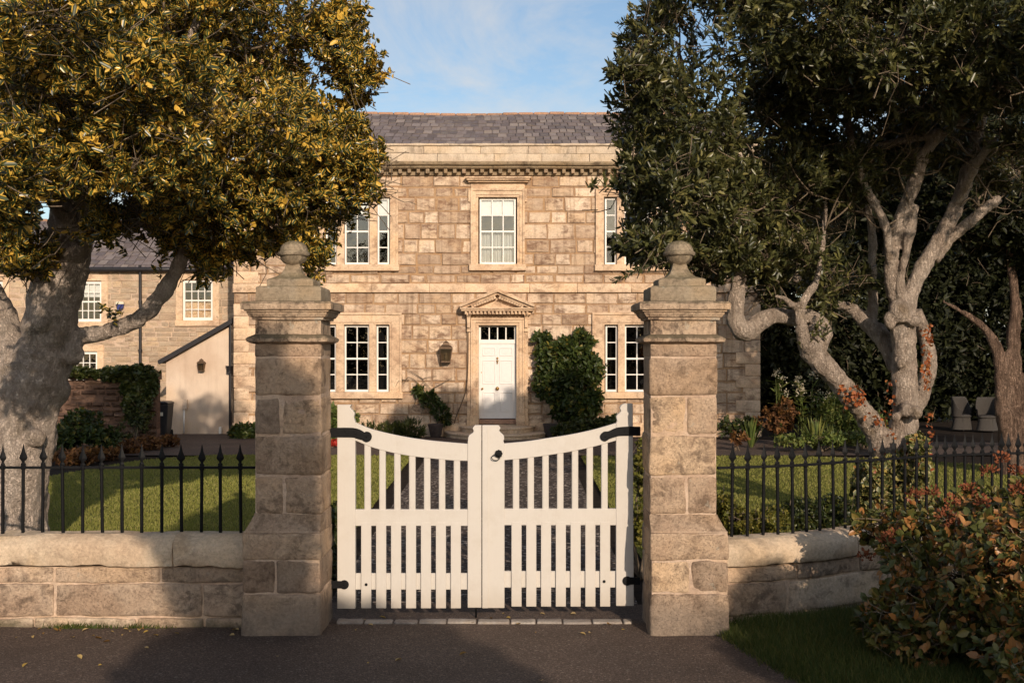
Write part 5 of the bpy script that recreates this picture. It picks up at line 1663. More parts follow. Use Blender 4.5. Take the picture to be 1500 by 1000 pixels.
def branchlets(root, tubes, blobs, n, mat, seed, Y0, r0=(.009, .02), sub=2, zmin=3.4):
    """thin crooked branches running from the limbs out into the leaf clumps"""
    rg = np.random.default_rng(seed); mb = MB(); b_ = np.array(blobs)
    Q = np.concatenate([catmull(p, r, .1)[0][4:] for p, r in tubes if len(p) > 3]); Q = Q[Q[:, 2] > zmin]
    ends = b_[rg.integers(0, len(b_), n), :3]
    for e, bl in zip(ends, rg.integers(0, len(b_), n)):
        e = b_[bl, :3] + norm(rg.normal(size=3)) * b_[bl, 3:6] * rg.uniform(.6, 1.0)
        e[1] -= rg.uniform(0, .5) * b_[bl, 4]
        d = np.linalg.norm(Q - e, axis=1); cand = np.where((d < 2.0) & (Q[:, 2] < e[2] + .3))[0]
        if len(cand) == 0: continue
        a = Q[rg.choice(cand)]; L = np.linalg.norm(e - a)
        if L < .5: continue
        def path(a, e, L, r):
            k = 6; t = np.linspace(0, 1, k)[:, None]; pts = a + (e - a) * t
            pts[1:-1] += rg.normal(size=(k - 2, 3)) * L * .06; pts[:, 2] += np.sin(t[:, 0] * PI) * L * rg.uniform(-.12, .16)
            mb.tube(pts, list(np.linspace(r, .004, k)), 5, res=.12)
            return pts
        r = rg.uniform(*r0); pts = path(a, e, L, r)
        for _ in range(sub):
            q = pts[rg.integers(2, 5)]; path(q, q + norm(e - a + rg.normal(size=3) * L * .6) * L * rg.uniform(.25, .5), L * .4, r * .55)
    mb.build('branches', mat, root, smooth=True, kind='stuff', fix=False)


def ragged(blobs, n, seed, r=(.16, .36)):
    """small tufts standing out of the clumps, for an uneven outline"""
    rg = np.random.default_rng(seed); b_ = np.array(blobs); o = list(blobs)
    for i in rg.integers(0, len(b_), n):
        d = norm(rg.normal(size=3)); s = rg.uniform(*r)
        o.append((*(b_[i, :3] + d * b_[i, 3:6] * rg.uniform(.95, 1.12)), s, s, s * rg.uniform(.6, .9)))
    return o


def crown_edge(p):
    x, z = p[:, 0], p[:, 2]        # the crown stops short of the house's upper left window
    px = 750 + x / 12.0 * F; py = HZ - (z - CAMZ) / 12.0 * F     # measured in the tree's own plane
    return ~((px > 566) | ((px > 482) & (py > 312)) | ((px > 545) & (py > 170) & (py < 215)))


# ---- variegated holly on the left
YT = 12.0
root = thing('holly_tree', 'variegated holly tree with yellow edged leaves and thick pale grey trunk', 'tree', P(20, 825, YT))
tb = [
    px_tube([(8, 860, 0, 65.1), (10, 800, 0, 58.1), (14, 720, 0, 54.6), (20, 650, 0, 53.7), (36, 600, 0, 51.0), (55, 555, 0, 45.8), (70, 500, 0, 38.7), (80, 440, 0, 37.8), (92, 390, 0, 37.0), (103, 330, .05, 32.6), (109, 270, .1, 26.4), (112, 200, .1, 17.6), (118, 100, .15, 12.3), (122, -20, .2, 7.9), (125, -120, .2, 4.4)], YT),
    px_tube([(36, 590, 0, 38.7), (16, 520, .1, 29.9), (-6, 460, .2, 26.4), (-40, 400, .3, 22.9), (-90, 320, .4, 17.6)], YT),
    px_tube([(86, 520, .05, 15.2), (112, 494, -.02, 13.7), (150, 487, -.1, 11.4), (178, 478, -.12, 12.2), (210, 462, -.15, 11.8), (240, 428, -.2, 12.2), (258, 398, -.2, 10.3), (272, 368, -.25, 9.9), (300, 322, -.2, 8.4), (350, 275, .2, 6.1), (420, 215, .4, 4.6), (490, 150, .5, 2.3)], YT),
    px_tube([(108, 300, 0, 16), (150, 235, -.4, 11), (205, 160, -.5, 8), (270, 70, -.6, 6), (310, -20, -.6, 4)], YT),
    px_tube([(106, 330, 0, 16), (60, 260, -.6, 12), (20, 180, -1, 9), (-20, 80, -1.2, 6)], YT),
    px_tube([(112, 240, 0, 14), (190, 200, .6, 11), (300, 150, 1.2, 8), (400, 90, 1.4, 6), (480, 30, 1.4, 4)], YT),
    px_tube([(300, 322, -.2, 6), (370, 315, .2, 4), (450, 300, .4, 3), (520, 280, .4, 2)], YT),
    px_tube([(400, 90, 1.4, 5), (455, 20, 1.4, 4), (470, -60, 1.4, 3)], YT),
    px_tube([(130, 345, .0, 10), (145, 338, -.25, 8), (150, 335, -.33, 7)], YT),
]
wood('trunk', tb, [(P(60, 470, YT - .25), (.1, .09, .12)), (P(106, 518, YT - .1), (.12, .1, .14)), (P(2, 790, YT - .2), (.3, .25, .2)), (P(52, 640, YT - .26), (.12, .07, .1)), (P(105, 368, YT - .2), (.13, .12, .1))], M['bark_holly'], root, .018, .05, .2, 2)
hb = pixel_blobs([
    (60, 80, 11.4, 150, 120, 1.6), (230, 60, 12.0, 150, 120, 2.0), (400, 40, 12.4, 110, 100, 1.7), (500, 60, 12.4, 50, 65, .8), (520, 120, 12.3, 38, 40, .6),
    (120, 190, 11.2, 130, 70, 1.3), (290, 170, 11.6, 130, 100, 1.9), (430, 190, 12, 105, 90, 1.6), (495, 235, 12, 62, 60, 1.1), (545, 262, 11.9, 24, 18, .3),
    (20, 250, 11.2, 100, 60, 1.2), (210, 260, 10.9, 90, 55, 1.0), (330, 285, 11.5, 120, 62, 1.5), (440, 300, 11.8, 85, 50, 1.2), (400, 355, 11.9, 75, 30, .8), (250, 315, 12.2, 90, 35, 1),
    (0, 330, 11.2, 55, 40, .6), (10, 375, 11.3, 30, 18, .4), (180, 90, 13.8, 250, 140, 1.2), (-60, 150, 12, 80, 150, 2), (240, -90, 12.2, 260, 90, 2.2), (455, 375, 11.9, 30, 17, .3), (90, 120, 9.4, 120, 90, .8), (10, 240, 8.7, 70, 70, .8), (-30, 250, 7.8, 70, 90, .9), (60, 20, 8.6, 130, 90, 1), (120, 235, 9.6, 60, 30, .5), (320, -180, 12, 160, 70, 1.8), (190, 235, 9.3, 95, 60, .7), (275, 150, 9.4, 110, 80, .8), (400, 190, 10.2, 80, 70, .7), (330, 375, 12, 55, 14, .4), (505, 30, 12.5, 36, 30, .5), (220, 372, 11.6, 22, 14, .2)])
hb = ragged(hb + pixel_blobs([(295, 358, 11.9, 62, 24, .5), (200, 335, 11.5, 62, 24, .5), (15, 395, 11.4, 34, 16, .4), (165, 300, 11.2, 40, 30, .5)]), 90, 12)
foliage(root, hb, 17000, 14, .066, .033, M['holly'], M['twig'], np.random.default_rng(3), .45, .5, -.24, 1.25, .2, (30, 85), .16, lambda p: in_frame(p, 160) & crown_edge(p), .3, twr=(.0055, .0025), seed=2.0, lf=1.8)
branchlets(root, tb, [q for q in hb if q[2] > 3.3], 45, M['twig'], 5, YT)
# a few leaf sprays growing straight from the low limb and the trunk
sp_t, sp_a = [], []
for (a, b_, d) in ((160, 455, -.25), (168, 447, -.25), (152, 446, -.2), (172, 458, -.3), (12, 365, -.5), (20, 372, -.5), (5, 352, -.5), (28, 376, -.45), (100, 338, -.45), (118, 340, -.45), (230, 370, -.2), (226, 392, -.3), (236, 382, -.25), (60, 345, -.5), (80, 335, -.5), (40, 330, -.6)):
    sp_t.append(P(a, b_, YT + d)); sp_a.append((random.uniform(-.5, .5), -.4, .6))
V, m = rosettes(np.array(sp_t), np.array(sp_a), 12, .06, .03, (30, 85), .14, rng); leaf_object('leaf_sprays', V, rng.uniform(0, 1, m), M['holly'], root)

# ---- pale limbed evergreen on the right
YE = 14.6
root = thing('evergreen_tree', 'spreading dark evergreen tree with pale twisting limbs and knotted trunk', 'tree', P(1312, 765, YE))
tb = [
    px_tube([(1306, 790, 0, 37.0), (1308, 740, 0, 31.3), (1312, 700, 0, 26.3), (1320, 650, 0, 22.1), (1326, 600, 0, 18.6), (1325, 540, 0, 17.8), (1323, 490, 0, 18.6), (1322, 455, 0, 19.2), (1320, 430, 0, 15.6)], YE),
    px_tube([(1318, 450, 0, 12.9), (1306, 415, -.03, 9.9), (1308, 365, -.05, 9.5), (1320, 318, -.1, 9.9), (1340, 268, -.15, 9.9), (1356, 222, -.2, 8.3), (1385, 192, -.3, 7.5), (1440, 160, -.5, 5.8), (1500, 120, -.8, 4.1), (1560, 60, -1, 3.3)], YE),
    px_tube([(1328, 450, 0, 12.9), (1346, 402, .05, 11.6), (1380, 345, .1, 11.2), (1408, 285, .15, 10.8), (1420, 235, .2, 10.8), (1434, 185, .2, 9.1), (1446, 120, .1, 6.6), (1440, 40, 0, 5.0), (1450, -40, 0, 3.3)], YE),
    px_tube([(1366, 380, .2, 9.9), (1392, 350, .25, 9.1), (1420, 325, .3, 8.7), (1448, 302, .3, 7.9), (1464, 290, .3, 7.1)], YE),
    px_tube([(1322, 440, -.1, 8.3), (1319, 415, -.12, 6.4), (1322, 392, -.14, 5.1), (1328, 368, -.14, 6.0), (1332, 340, -.15, 8.3), (1338, 300, -.15, 8.3)], YE),
    # leaning limb to the left
    px_tube([(1305, 690, -.05, 20.0), (1290, 645, -.08, 18.6), (1268, 608, -.12, 15.6), (1235, 566, -.18, 15.0), (1205, 533, -.2, 16.4), (1186, 512, -.2, 15.6), (1178, 500, -.2, 11.4)], YE),
    px_tube([(1196, 520, -.15, 12.1), (1207, 490, -.08, 12.4), (1203, 472, 0, 9.1), (1190, 462, .0, 6.6)], YE),
    px_tube([(1180, 508, -.25, 9.9), (1174, 480, -.27, 8.3), (1172, 452, -.27, 7.5), (1180, 436, -.27, 6.6), (1193, 418, -.25, 5.4), (1200, 390, -.22, 4.1), (1206, 350, -.2, 3.3), (1209, 300, -.1, 2.9), (1212, 230, 0, 2.5)], YE),
    px_tube([(1176, 452, -.25, 5.8), (1160, 446, -.3, 4.6), (1148, 437, -.35, 3.7), (1136, 434, -.4, 2.0)], YE),
    # elbow limb
    px_tube([(1204, 476, 0, 11.0), (1185, 463, 0, 11.0), (1160, 465, -.02, 12.0), (1135, 462, -.05, 12.4), (1110, 474, -.1, 13.3), (1092, 487, -.12, 14.7), (1080, 476, -.14, 14.7), (1077, 456, -.15, 12.9), (1080, 425, -.15, 11.5), (1082, 390, -.15, 10.6), (1076, 345, -.1, 9.2), (1066, 290, 0, 7.4), (1040, 220, .1, 5.5), (1010, 140, .2, 4.6), (990, 60, .3, 2.8)], YE),
    px_tube([(1084, 470, .35, 0.1), (1110, 440, .4, 3.7), (1122, 410, .4, 5.5), (1118, 370, .4, 5.5), (1110, 320, .4, 4.6), (1115, 260, .4, 3.7), (1130, 180, .5, 2.8)], YE),
    # limb behind, leaning left
    px_tube([(1316, 540, .2, 14.7), (1297, 500, .35, 13.8), (1272, 474, .5, 12.9), (1246, 452, .6, 9.2), (1222, 446, .7, 6.4)], YE),
    px_tube([(1276, 474, .5, 9.2), (1279, 440, .5, 7.4), (1277, 395, .5, 6.9), (1279, 350, .5, 6.4), (1272, 300, .5, 4.6), (1280, 220, .5, 3.7)], YE),
    # low bulging limb behind on the right
    px_tube([(1335, 610, .15, 11.0), (1352, 572, .22, 12.0), (1362, 528, .25, 11.0), (1353, 485, .22, 9.2), (1342, 455, .15, 9.2)], YE),
    # thin stem up through the crown
    px_tube([(1306, 400, -.05, 6.4), (1297, 331, -.2, 6.4), (1273, 285, -.3, 6.0), (1253, 231, -.35, 5.5), (1241, 174, -.35, 5.5), (1236, 116, -.35, 5.1), (1245, 40, -.3, 3.7), (1240, -40, -.3, 2.8)], YE),
    px_tube([(1273, 285, -.3, 5.5), (1262, 262, -.5, 4.6), (1258, 238, -.6, 3.7)], YE),
    px_tube([(1385, 192, -.3, 6.4), (1330, 205, -.2, 5.5), (1260, 215, 0, 4.6), (1180, 200, .2, 3.7), (1100, 150, .4, 2.8)], YE),
    px_tube([(1400, 300, .1, 5.5), (1450, 215, -.5, 6.4), (1520, 200, -.7, 5.5), (1600, 205, -.8, 4.6)], YE),
    px_tube([(1434, 185, .2, 5.5), (1380, 105, -.4, 5.5), (1310, 100, -.6, 4.6), (1230, 62, -.7, 3.7), (1165, 20, -.7, 2.8)], YE),
]
wood('trunk', tb, [(P(1328, 600, YE - .22), (.10, .11, .10)), (P(1341, 603, YE - .30), (.085, .10, .085)), (P(1318, 455, YE - .2), (.13, .1, .16)), (P(1338, 470, YE - .2), (.09, .09, .08)), (P(1304, 470, YE - .16), (.08, .08, .12)), (P(1188, 510, YE - .27), (.11, .1, .11)), (P(1193, 488, YE - .08), (.11, .09, .13)), (P(1168, 408, YE - .2), (.06, .06, .055)), (P(1086, 482, YE - .15), (.13, .12, .11)), (P(1320, 533, YE - .2), (.06, .05, .07)), (P(1312, 610, YE - .22), (.06, .06, .06))], M['bark_pale'], root, .016, .035, .16, 2)
eb = pixel_blobs([
    (960, 60, 13.6, 55, 90, 1.0), (1060, 60, 13.8, 110, 110, 1.8), (1180, 40, 13.6, 130, 110, 2), (1310, 40, 13.4, 120, 100, 2), (1430, 30, 13.4, 110, 100, 2), (1540, 50, 13.4, 90, 130, 2),
    (945, 150, 13.4, 50, 70, 1.0), (1020, 180, 13.6, 90, 90, 1.6), (1120, 160, 14.4, 80, 80, 1.2), (930, 250, 13.2, 42, 60, .8), (985, 280, 13.4, 80, 75, 1.4), (1070, 290, 14, 80, 70, 1.4),
    (920, 320, 13.2, 25, 40, .5), (970, 365, 13.5, 60, 35, 1), (1050, 370, 13.9, 70, 35, 1.1), (1150, 290, 14.3, 70, 80, 1.2), (1170, 365, 14.6, 60, 45, .9), (1230, 250, 14.6, 60, 60, 1), (1220, 330, 14.9, 50, 70, .9), (1230, 120, 13.6, 110, 60, 1.3), (1350, 120, 13.2, 100, 55, 1.2), (1460, 130, 13.2, 80, 55, 1.2), (1240, 410, 15, 60, 30, .6), (1110, 385, 14.4, 40, 30, .5),
    (1120, 420, 14.9, 25, 22, .3), (1200, 450, 14.9, 28, 40, .3), (1300, 215, 15.2, 75, 50, .9), (1400, 200, 15.4, 70, 50, .9), (1330, 60, 12.2, 90, 60, .8), (1450, 60, 12, 80, 70, .8), (1490, 250, 15.4, 50, 45, .8), (1180, -25, 13.6, 200, 40, 1.5), (1420, -25, 13.6, 160, 40, 1.6), (1722, -20, 11, 230, 140, 1.2), (887, 283, 13.2, 10, 9, .15), (1430, 225, 14.8, 70, 35, 1)])
eb = ragged(eb, 80, 13)
foliage(root, eb, 17500, 13, .088, .029, M['evergreen'], M['twig'], np.random.default_rng(4), .4, .42, -.17, 1.0, .45, (15, 65), .2, lambda p: in_frame(p, 420), .45, seed=5.0)
branchlets(root, tb, [q for q in eb if q[0] < 7.5 and q[2] > 3.6], 110, M['twig'], 6, YE)
# one long spray reaching past the sunlit pier
st, en = P(960, 388, 12.4), P(900, 413, 12.2)
t = np.linspace(0, 1, 16)[:, None]; tips = st + (en - st) * t + np.array([0, 0, .03]) * np.sin(t * 3.1)
V, m = rosettes(tips, np.tile((en - st) + np.array([0, 0, .04]), (16, 1)), 4, .085, .026, (30, 60), .05, rng); leaf_object('leaf_sprays', V, rng.uniform(0, .5, m), M['evergreen'], root)
sp_t = [P(a + random.uniform(-7, 7), b_ + random.uniform(-7, 7), YE - .3) for a, b_ in ((1198, 478), (1206, 492), (1190, 490), (1212, 480), (1200, 465), (1184, 500), (1200, 440), (1208, 425), (1178, 445), (1215, 440)) for _ in range(2)]
V, m = rosettes(np.array(sp_t), rng.normal(size=(len(sp_t), 3)) * np.array([.5, .3, .5]) + np.array([0, -.3, .4]), 9, .07, .026, (20, 80), .1, rng); leaf_object('leaf_sprays', V, rng.uniform(0, 1, m), M['evergreen'], root)
twig_object('spray_twig', twig_arrays(np.array([P(1010, 375, 12.9), st]), np.array([st, en]), .009, .004), M['twig'], root)
# rusty creeper on the trunk, and ivy round its foot
def on_tube(L, n, rad_fac, side, rg, Y0=YE):
    pts, rads = px_tube(L, Y0); Q, Rr = catmull(pts, rads, .03)
    i = rg.integers(0, len(Q), n); a = rg.uniform(side[0], side[1], n)
    off = np.stack([np.cos(a), np.sin(a), rg.normal(0, .1, n)], 1)
    return Q[i] + off * (Rr[i] * rad_fac)[:, None] + rg.normal(0, .012, (n, 3)), off


rg = np.random.default_rng(9)
cr_t, cr_o = [], []
for L, n, sd in (([(1338, 478, 0, 22), (1339, 520, 0, 20), (1338, 566, 0, 19)], 130, (-1.3, -.1)), ([(1234, 566, -.2, 21), (1246, 590, -.16, 21)], 90, (-2.2, -.6)), ([(1268, 606, -.12, 20), (1275, 620, -.1, 22)], 16, (-2, -.5)), ([(1318, 560, 0, 24), (1316, 640, 0, 30)], 40, (-2.8, -2.0)), ([(1345, 600, 0, 18), (1345, 650, 0, 18)], 20, (-1.3, -.1)), ([(1300, 650, 0, 28), (1315, 680, 0, 30)], 40, (-2.5, -.5))):
    a, o_ = on_tube(L, n, 1.06, sd, rg); cr_t.append(a); cr_o.append(o_)
cr_t, cr_o = np.concatenate(cr_t), np.concatenate(cr_o)
croot = thing('creeper', 'rusty orange creeper leaves clinging to the pale knotted trunk', 'creeper', cr_t[0])
n = len(cr_t)
V = leaf_arrays(cr_t, norm(rg.normal(size=(n, 3)) + np.array([0, 0, -.8])), cr_o + rg.normal(size=(n, 3)) * .4, rg.uniform(.035, .06, n), rg.uniform(.03, .05, n)); leaf_object('leaves', V, rg.uniform(0, 1, n), M['redcreeper'], croot)
st = cr_t[rg.integers(0, n, 60)]; twig_object('stems', twig_arrays(st, st + rg.normal(size=(60, 3)) * np.array([.03, .01, .09]), .003, .002), M['twig'], croot)


def shrub(name, label, cat, blobs, n, per, L, W, mat, seed, shell=.35, lump=.35, hole=-.4, up=.4, spread=(25, 85), twig=.4, stems=6, group=None, keep=None, fname='foliage', stem=.08, base=None, tw=(.004, .002), lf=2.5, twl=(.1, .3)):
    b = np.array(blobs)
    c = b[:, :3].mean(0) if base is None else np.array(base)
    root = thing(name, label, cat, (c[0], c[1], 0), group)
    rg = np.random.default_rng(seed)
    foliage(root, blobs, n, per, L, W, mat, M['twig'], rg, shell, lump, hole, 2.2, up, spread, stem, keep, twig, tw, fname, seed * 1.7, lf, twl)
    if stems:
        mb = MB()
        for i in range(stems):
            q = b[rg.integers(0, len(b))]
            mb.tube([(c[0] + rg.normal(0, .05), c[1] + rg.normal(0, .05), -.03), ((c[0] + q[0]) / 2 + rg.normal(0, .05), (c[1] + q[1]) / 2, q[2] * .5), tuple(q[:3] + rg.normal(0, .1, 3) * q[3:6])], [.018, .012, .006], 5, res=.15)
        mb.build('stems', M['twig'], root, smooth=True)
    return root


pb = pixel_blobs
ivb = pb([(1300, 740, 13.9, 46, 30, .4), (1338, 690, 13.95, 26, 50, .3), (1275, 705, 14.0, 30, 36, .3), (1345, 735, 13.8, 22, 30, .3), (1345, 655, 14.25, 14, 25, .15), (1262, 755, 13.9, 26, 18, .3), (1330, 748, 13.7, 30, 22, .3), (1310, 690, 14.15, 30, 25, .2)])
shrub('ivy', 'mixed green and yellow ivy round the foot of the pale knotted trunk', 'ivy', ivb, 1900, 7, .062, .056, M['ivy_var'], 21, .5, .3, -.5, 0, (40, 95), .5, 5)

# ---- dark trees in the background on the right
def backdrop_tree(label, x, Y, h, blobs, n, leafL, seed, mat='yew', trunk=None, barkm='bark_red', per=8, twg=.2, lump=.4, hole=-1):
    root = thing('yew_tree', label, 'tree', (x, Y, 0))
    foliage(root, blobs, n, per, leafL, leafL * .45, M[mat], M['twig'], np.random.default_rng(seed), .45, lump, hole, .6, .1, (20, 85), .25, None, twg, (.012, .006), seed=seed * 3.1, lf=.7, tw_len=(.3, .9))
    if trunk is None: trunk = [([(x, Y, -.1), (x + .1, Y, h * .3), (x - .1, Y + .1, h * .7)], [.3, .22, .1])]
    wood('trunk', trunk, [], M[barkm], root, .05, .06, .25, 2)
    return root


YY = 20.5
tr = [px_tube([(1478, 720, 0, 23.8), (1480, 660, 0, 18.2), (1470, 600, 0, 11.2), (1466, 540, 0, 9.8), (1455, 500, 0, 8.4), (1430, 470, .1, 5.6), (1380, 440, .2, 3.5)], YY),
      px_tube([(1492, 700, .05, 18.2), (1494, 640, .05, 12.6), (1488, 560, .05, 10.5), (1484, 500, .05, 10.5), (1488, 450, .05, 8.4), (1480, 380, .1, 5.6), (1470, 300, .1, 3.5)], YY),
      px_tube([(1500, 700, .1, 18.2), (1508, 600, .1, 12.6), (1520, 500, .1, 9.8), (1540, 400, .1, 7.0)], YY)]
bl = [(8.9, 21, 5.3, 1.8, 2.0, 1.5), (11, 21.5, 5, 2, 2.4, 2.2), (7.4, 21.6, 4.9, 1.3, 1.6, 1.0), (6.5, 21.8, 5.3, .9, 1.2, 1.1), (9.6, 20.5, 4.1, 1.2, 1.2, .6), (8.1, 20.6, 4.4, .8, 1, .5), (12.5, 21, 4, 1.8, 2, 2), (10, 22, 6.6, 2.0, 2.0, 1.0), (8.0, 21.5, 6.3, 1.2, 1.4, .7)]
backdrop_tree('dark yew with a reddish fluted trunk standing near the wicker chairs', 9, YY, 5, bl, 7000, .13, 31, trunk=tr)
bts = [('dense dark conifer filling the gap just past the house corner', 9.5, 36, [(8.6, 36, 3.5, 2.2, 2, 3.6), (9.6, 36.5, 6.3, 2.2, 2, 2.6), (8.3, 35.5, 1.4, 1.6, 1.5, 1.5)], 41),
       ('broad shadowy conifer behind the leaning pale limb', 13, 37, [(12.2, 37, 3, 2.4, 2, 3.2), (13, 37.5, 6, 2.4, 2, 2.5), (12, 36.5, 1.2, 2, 1.4, 1.4)], 42),
       ('shadowy evergreen mass behind the wicker chairs', 16.5, 38, [(15.6, 38, 3, 2.5, 2, 3.2), (16.5, 38.5, 6, 2.5, 2, 2.6), (14.4, 38.5, 4.3, 1.7, 2, 3), (15.5, 37.5, 1.2, 2.2, 1.4, 1.5)], 43),
       ('dark conifer at the far right behind the reddish trunk', 19.5, 36, [(18.6, 36, 3.2, 2.4, 2, 3.4), (19.5, 36, 6.2, 2.4, 2, 2.6), (18.4, 35.5, 1.2, 2, 1.5, 1.5)], 44)]
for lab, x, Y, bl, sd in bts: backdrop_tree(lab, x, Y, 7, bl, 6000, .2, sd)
# ---- trees across the road behind the viewer: they throw the shade on the pier, wall and verge
backdrop_tree('round-headed tree standing on the far side of the road, facing the gateway', 1.7, -3.2, 5.5, [(1.35, -3.2, 5.5, .66, .6, 1.35), (1.9, -3.2, 3.9, 1.5, .8, .75)], 4200, .12, 51, 'evergreen', lump=.2)
backdrop_tree('spreading tree standing on the far side of the road, facing the bush', 5.1, -1.5, 3.6, [(5.0, -1.5, 3.48, .62, .6, .28), (5.12, -1.5, 4.0, .3, .5, .3)], 1600, .13, 52, 'evergreen', lump=.2)

root = thing('woodland', 'dark belt of trees far behind the viewer, mirrored in the lower windows', 'woodland', (0, -26, 0)); root['kind'] = 'stuff'
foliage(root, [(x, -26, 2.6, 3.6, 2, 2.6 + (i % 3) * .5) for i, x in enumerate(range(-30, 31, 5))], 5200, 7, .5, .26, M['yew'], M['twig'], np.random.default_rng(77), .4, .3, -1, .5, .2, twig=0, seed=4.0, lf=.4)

# ================================================================== bush at the lower right
bb = [(x + (.06 if z > .7 else -.02), y, z * .97, a, d, c) for x, y, z, a, d, c in [(3.05, 7.75, .55, .62, .6, .55), (3.7, 7.6, .75, .8, .7, .62), (4.4, 7.4, .85, .9, .8, .62), (3.3, 7.1, .35, .5, .5, .5), (2.95, 8.3, .75, .45, .4, .35), (3.7, 8.4, 1.02, .7, .45, .36), (4.5, 8.3, 1.1, .7, .6, .4), (3.5, 6.6, .2, .7, .5, .45), (2.78, 7.9, .35, .4, .5, .35), (4.5, 6.4, .6, 1, .8, .6), (2.75, 8.75, .9, .28, .25, .2)]]
root = shrub('autumn_bush', 'large bush with green, orange and red autumn leaves before the curving wall', 'bush', bb, 4600, 9, .06, .036, M['bushleaf'], 61, .5, .35, -.5, .5, (25, 75), .7, 14, stem=.12, base=(3.6, 7.7, 0), tw=(.005, .0025))
rg = np.random.default_rng(62)
hp_, ha_ = [], []
for px, py, Y in ((1385, 755, 8.0), (1400, 765, 7.9), (1365, 722, 8.2), (1467, 672, 8.5), (1455, 765, 7.8), (1300, 790, 8.0), (1310, 782, 8.1), (1470, 825, 7.4), (1475, 780, 7.7), (1448, 690, 8.4), (1490, 715, 8.2), (1440, 735, 8.1), (1340, 725, 8.5), (1490, 690, 8.5), (1420, 715, 8.4), (1395, 735, 8.2), (1270, 815, 8.2)):
    c = P(px, py, Y); k = 46
    q = norm(rg.normal(size=(k, 3))) * rg.uniform(.3, 1, (k, 1)) * np.array([.06, .05, .05])
    q[:, 2] *= 1 - np.abs(q[:, 0]) * 4
    hp_.append(c + q); ha_.append(norm(q + np.array([0, 0, .03])))
hp_, ha_ = np.concatenate(hp_), np.concatenate(ha_); n = len(hp_)
V = leaf_arrays(hp_, ha_, rg.normal(size=(n, 3)), rg.uniform(.018, .034, n), rg.uniform(.014, .024, n)).reshape(-1, 46 * 6, 3)
for v in V: leaf_object('flower_head', v, rg.uniform(0, 1, 46), M['seedhead'], root)

# ================================================================== climbers, shrubs and borders
wb = [(hx(805), 29.75, hz(520), .42, .3, .45), (hx(845), 29.7, hz(515), .45, .32, .42), (hx(862), 29.72, hz(540), .4, .32, .5), (hx(825), 29.65, hz(555), .55, .38, .6), (hx(800), 29.7, hz(560), .35, .3, .5), (hx(835), 29.6, hz(595), .55, .4, .45), (hx(862), 29.65, hz(588), .36, .35, .4), (hx(828), 29.75, hz(508), .3, .25, .3), (hx(850), 29.75, hz(492), .22, .2, .16), (hx(795), 29.75, hz(495), .22, .2, .15)]
shrub('wall_climber', 'big leafy green climber on the house wall right of the white door', 'climber', wb, 1700, 8, .13, .06, M['wisteria'], 71, .5, .35, -.6, -.1, (30, 95), .4, 8, base=(hx(825), 29.7, 0), stem=.15)
# climber on the left of the door with bare stems and a pot
x0 = hx(640)
root = thing('wall_climber', 'thin half-bare climber with dark stems on the wall below the bronze lantern', 'climber', (x0, 29.8, 0))
mb = MB()
for L in ([(640, 640), (641, 615), (632, 590), (615, 572), (604, 562)], [(632, 590), (612, 560), (598, 552), (592, 562), (589, 548)], [(615, 572), (608, 590), (602, 600)], [(641, 615), (645, 590), (632, 570), (620, 555), (640, 550)], [(620, 555), (605, 545), (596, 540)], [(640, 620), (655, 595), (658, 580)], [(632, 570), (650, 560), (662, 553)], [(600, 556), (585, 557), (580, 566)]):
    mb.tube([(hx(a), 29.93 + random.uniform(-.03, .02), hz(b_)) for a, b_ in L], [.012] + [.008] * (len(L) - 2) + [.004], 5, res=.1)
mb.build('stems', M['twig'], root, smooth=True)
foliage(root, [(hx(614), 29.88, hz(571), .16, .08, .14), (hx(630), 29.85, hz(585), .26, .1, .2), (hx(645), 29.82, hz(602), .24, .12, .26), (hx(654), 29.84, hz(612), .14, .1, .18)], 190, 7, .11, .05, M['wisteria'], M['twig'], np.random.default_rng(8), .3, .3, -.6, .9, -.2, (30, 95), .1, None, .3, name='foliage')
mb = MB(); mb.lathe((hx(640), 29.5, 0), [(.13, 0), (.17, .2), (.2, .3), (.205, .33), (.18, .33), (.17, .28), (.001, .27)], 20)
o = mb.build('plant_pot', M['terracotta'], None, auto=40); props(o, 'dark plant pot at the foot of the thin climber beside the door steps', 'plant pot')
mb = MB(); mb.lathe((hx(806), 29.35, 0), [(.15, 0), (.19, .25), (.21, .35), (.19, .35), (.18, .3), (.001, .29)], 20)
o = mb.build('plant_pot', M['terracotta'], None, auto=40); props(o, 'dark plant pot before the big green climber beside the door steps', 'plant pot')


def spikes(name, label, cat, c, n, h, wd, spread, mat, seed, flower=None, group=None):
    """clump of sword-shaped leaves"""
    rg = np.random.default_rng(seed)
    root = thing(name, label, cat, c, group)
    a = rg.uniform(0, 2 * PI, n); t = rg.uniform(.05, 1, n) ** .8 * spread
    D = np.stack([np.cos(a) * np.sin(t), np.sin(a) * np.sin(t), np.cos(t)], 1)
    C = np.array(c) + np.stack([np.cos(a), np.sin(a), np.zeros(n)], 1) * .04
    V = leaf_arrays(C, D, np.stack([-np.cos(a), -np.sin(a), np.full(n, .3)], 1), h * rg.uniform(.6, 1.1, n), np.full(n, wd), .2, .12)
    leaf_object('leaves', V, rg.uniform(0, 1, n), mat, root)
    if flower: flower(root, rg)
    return root


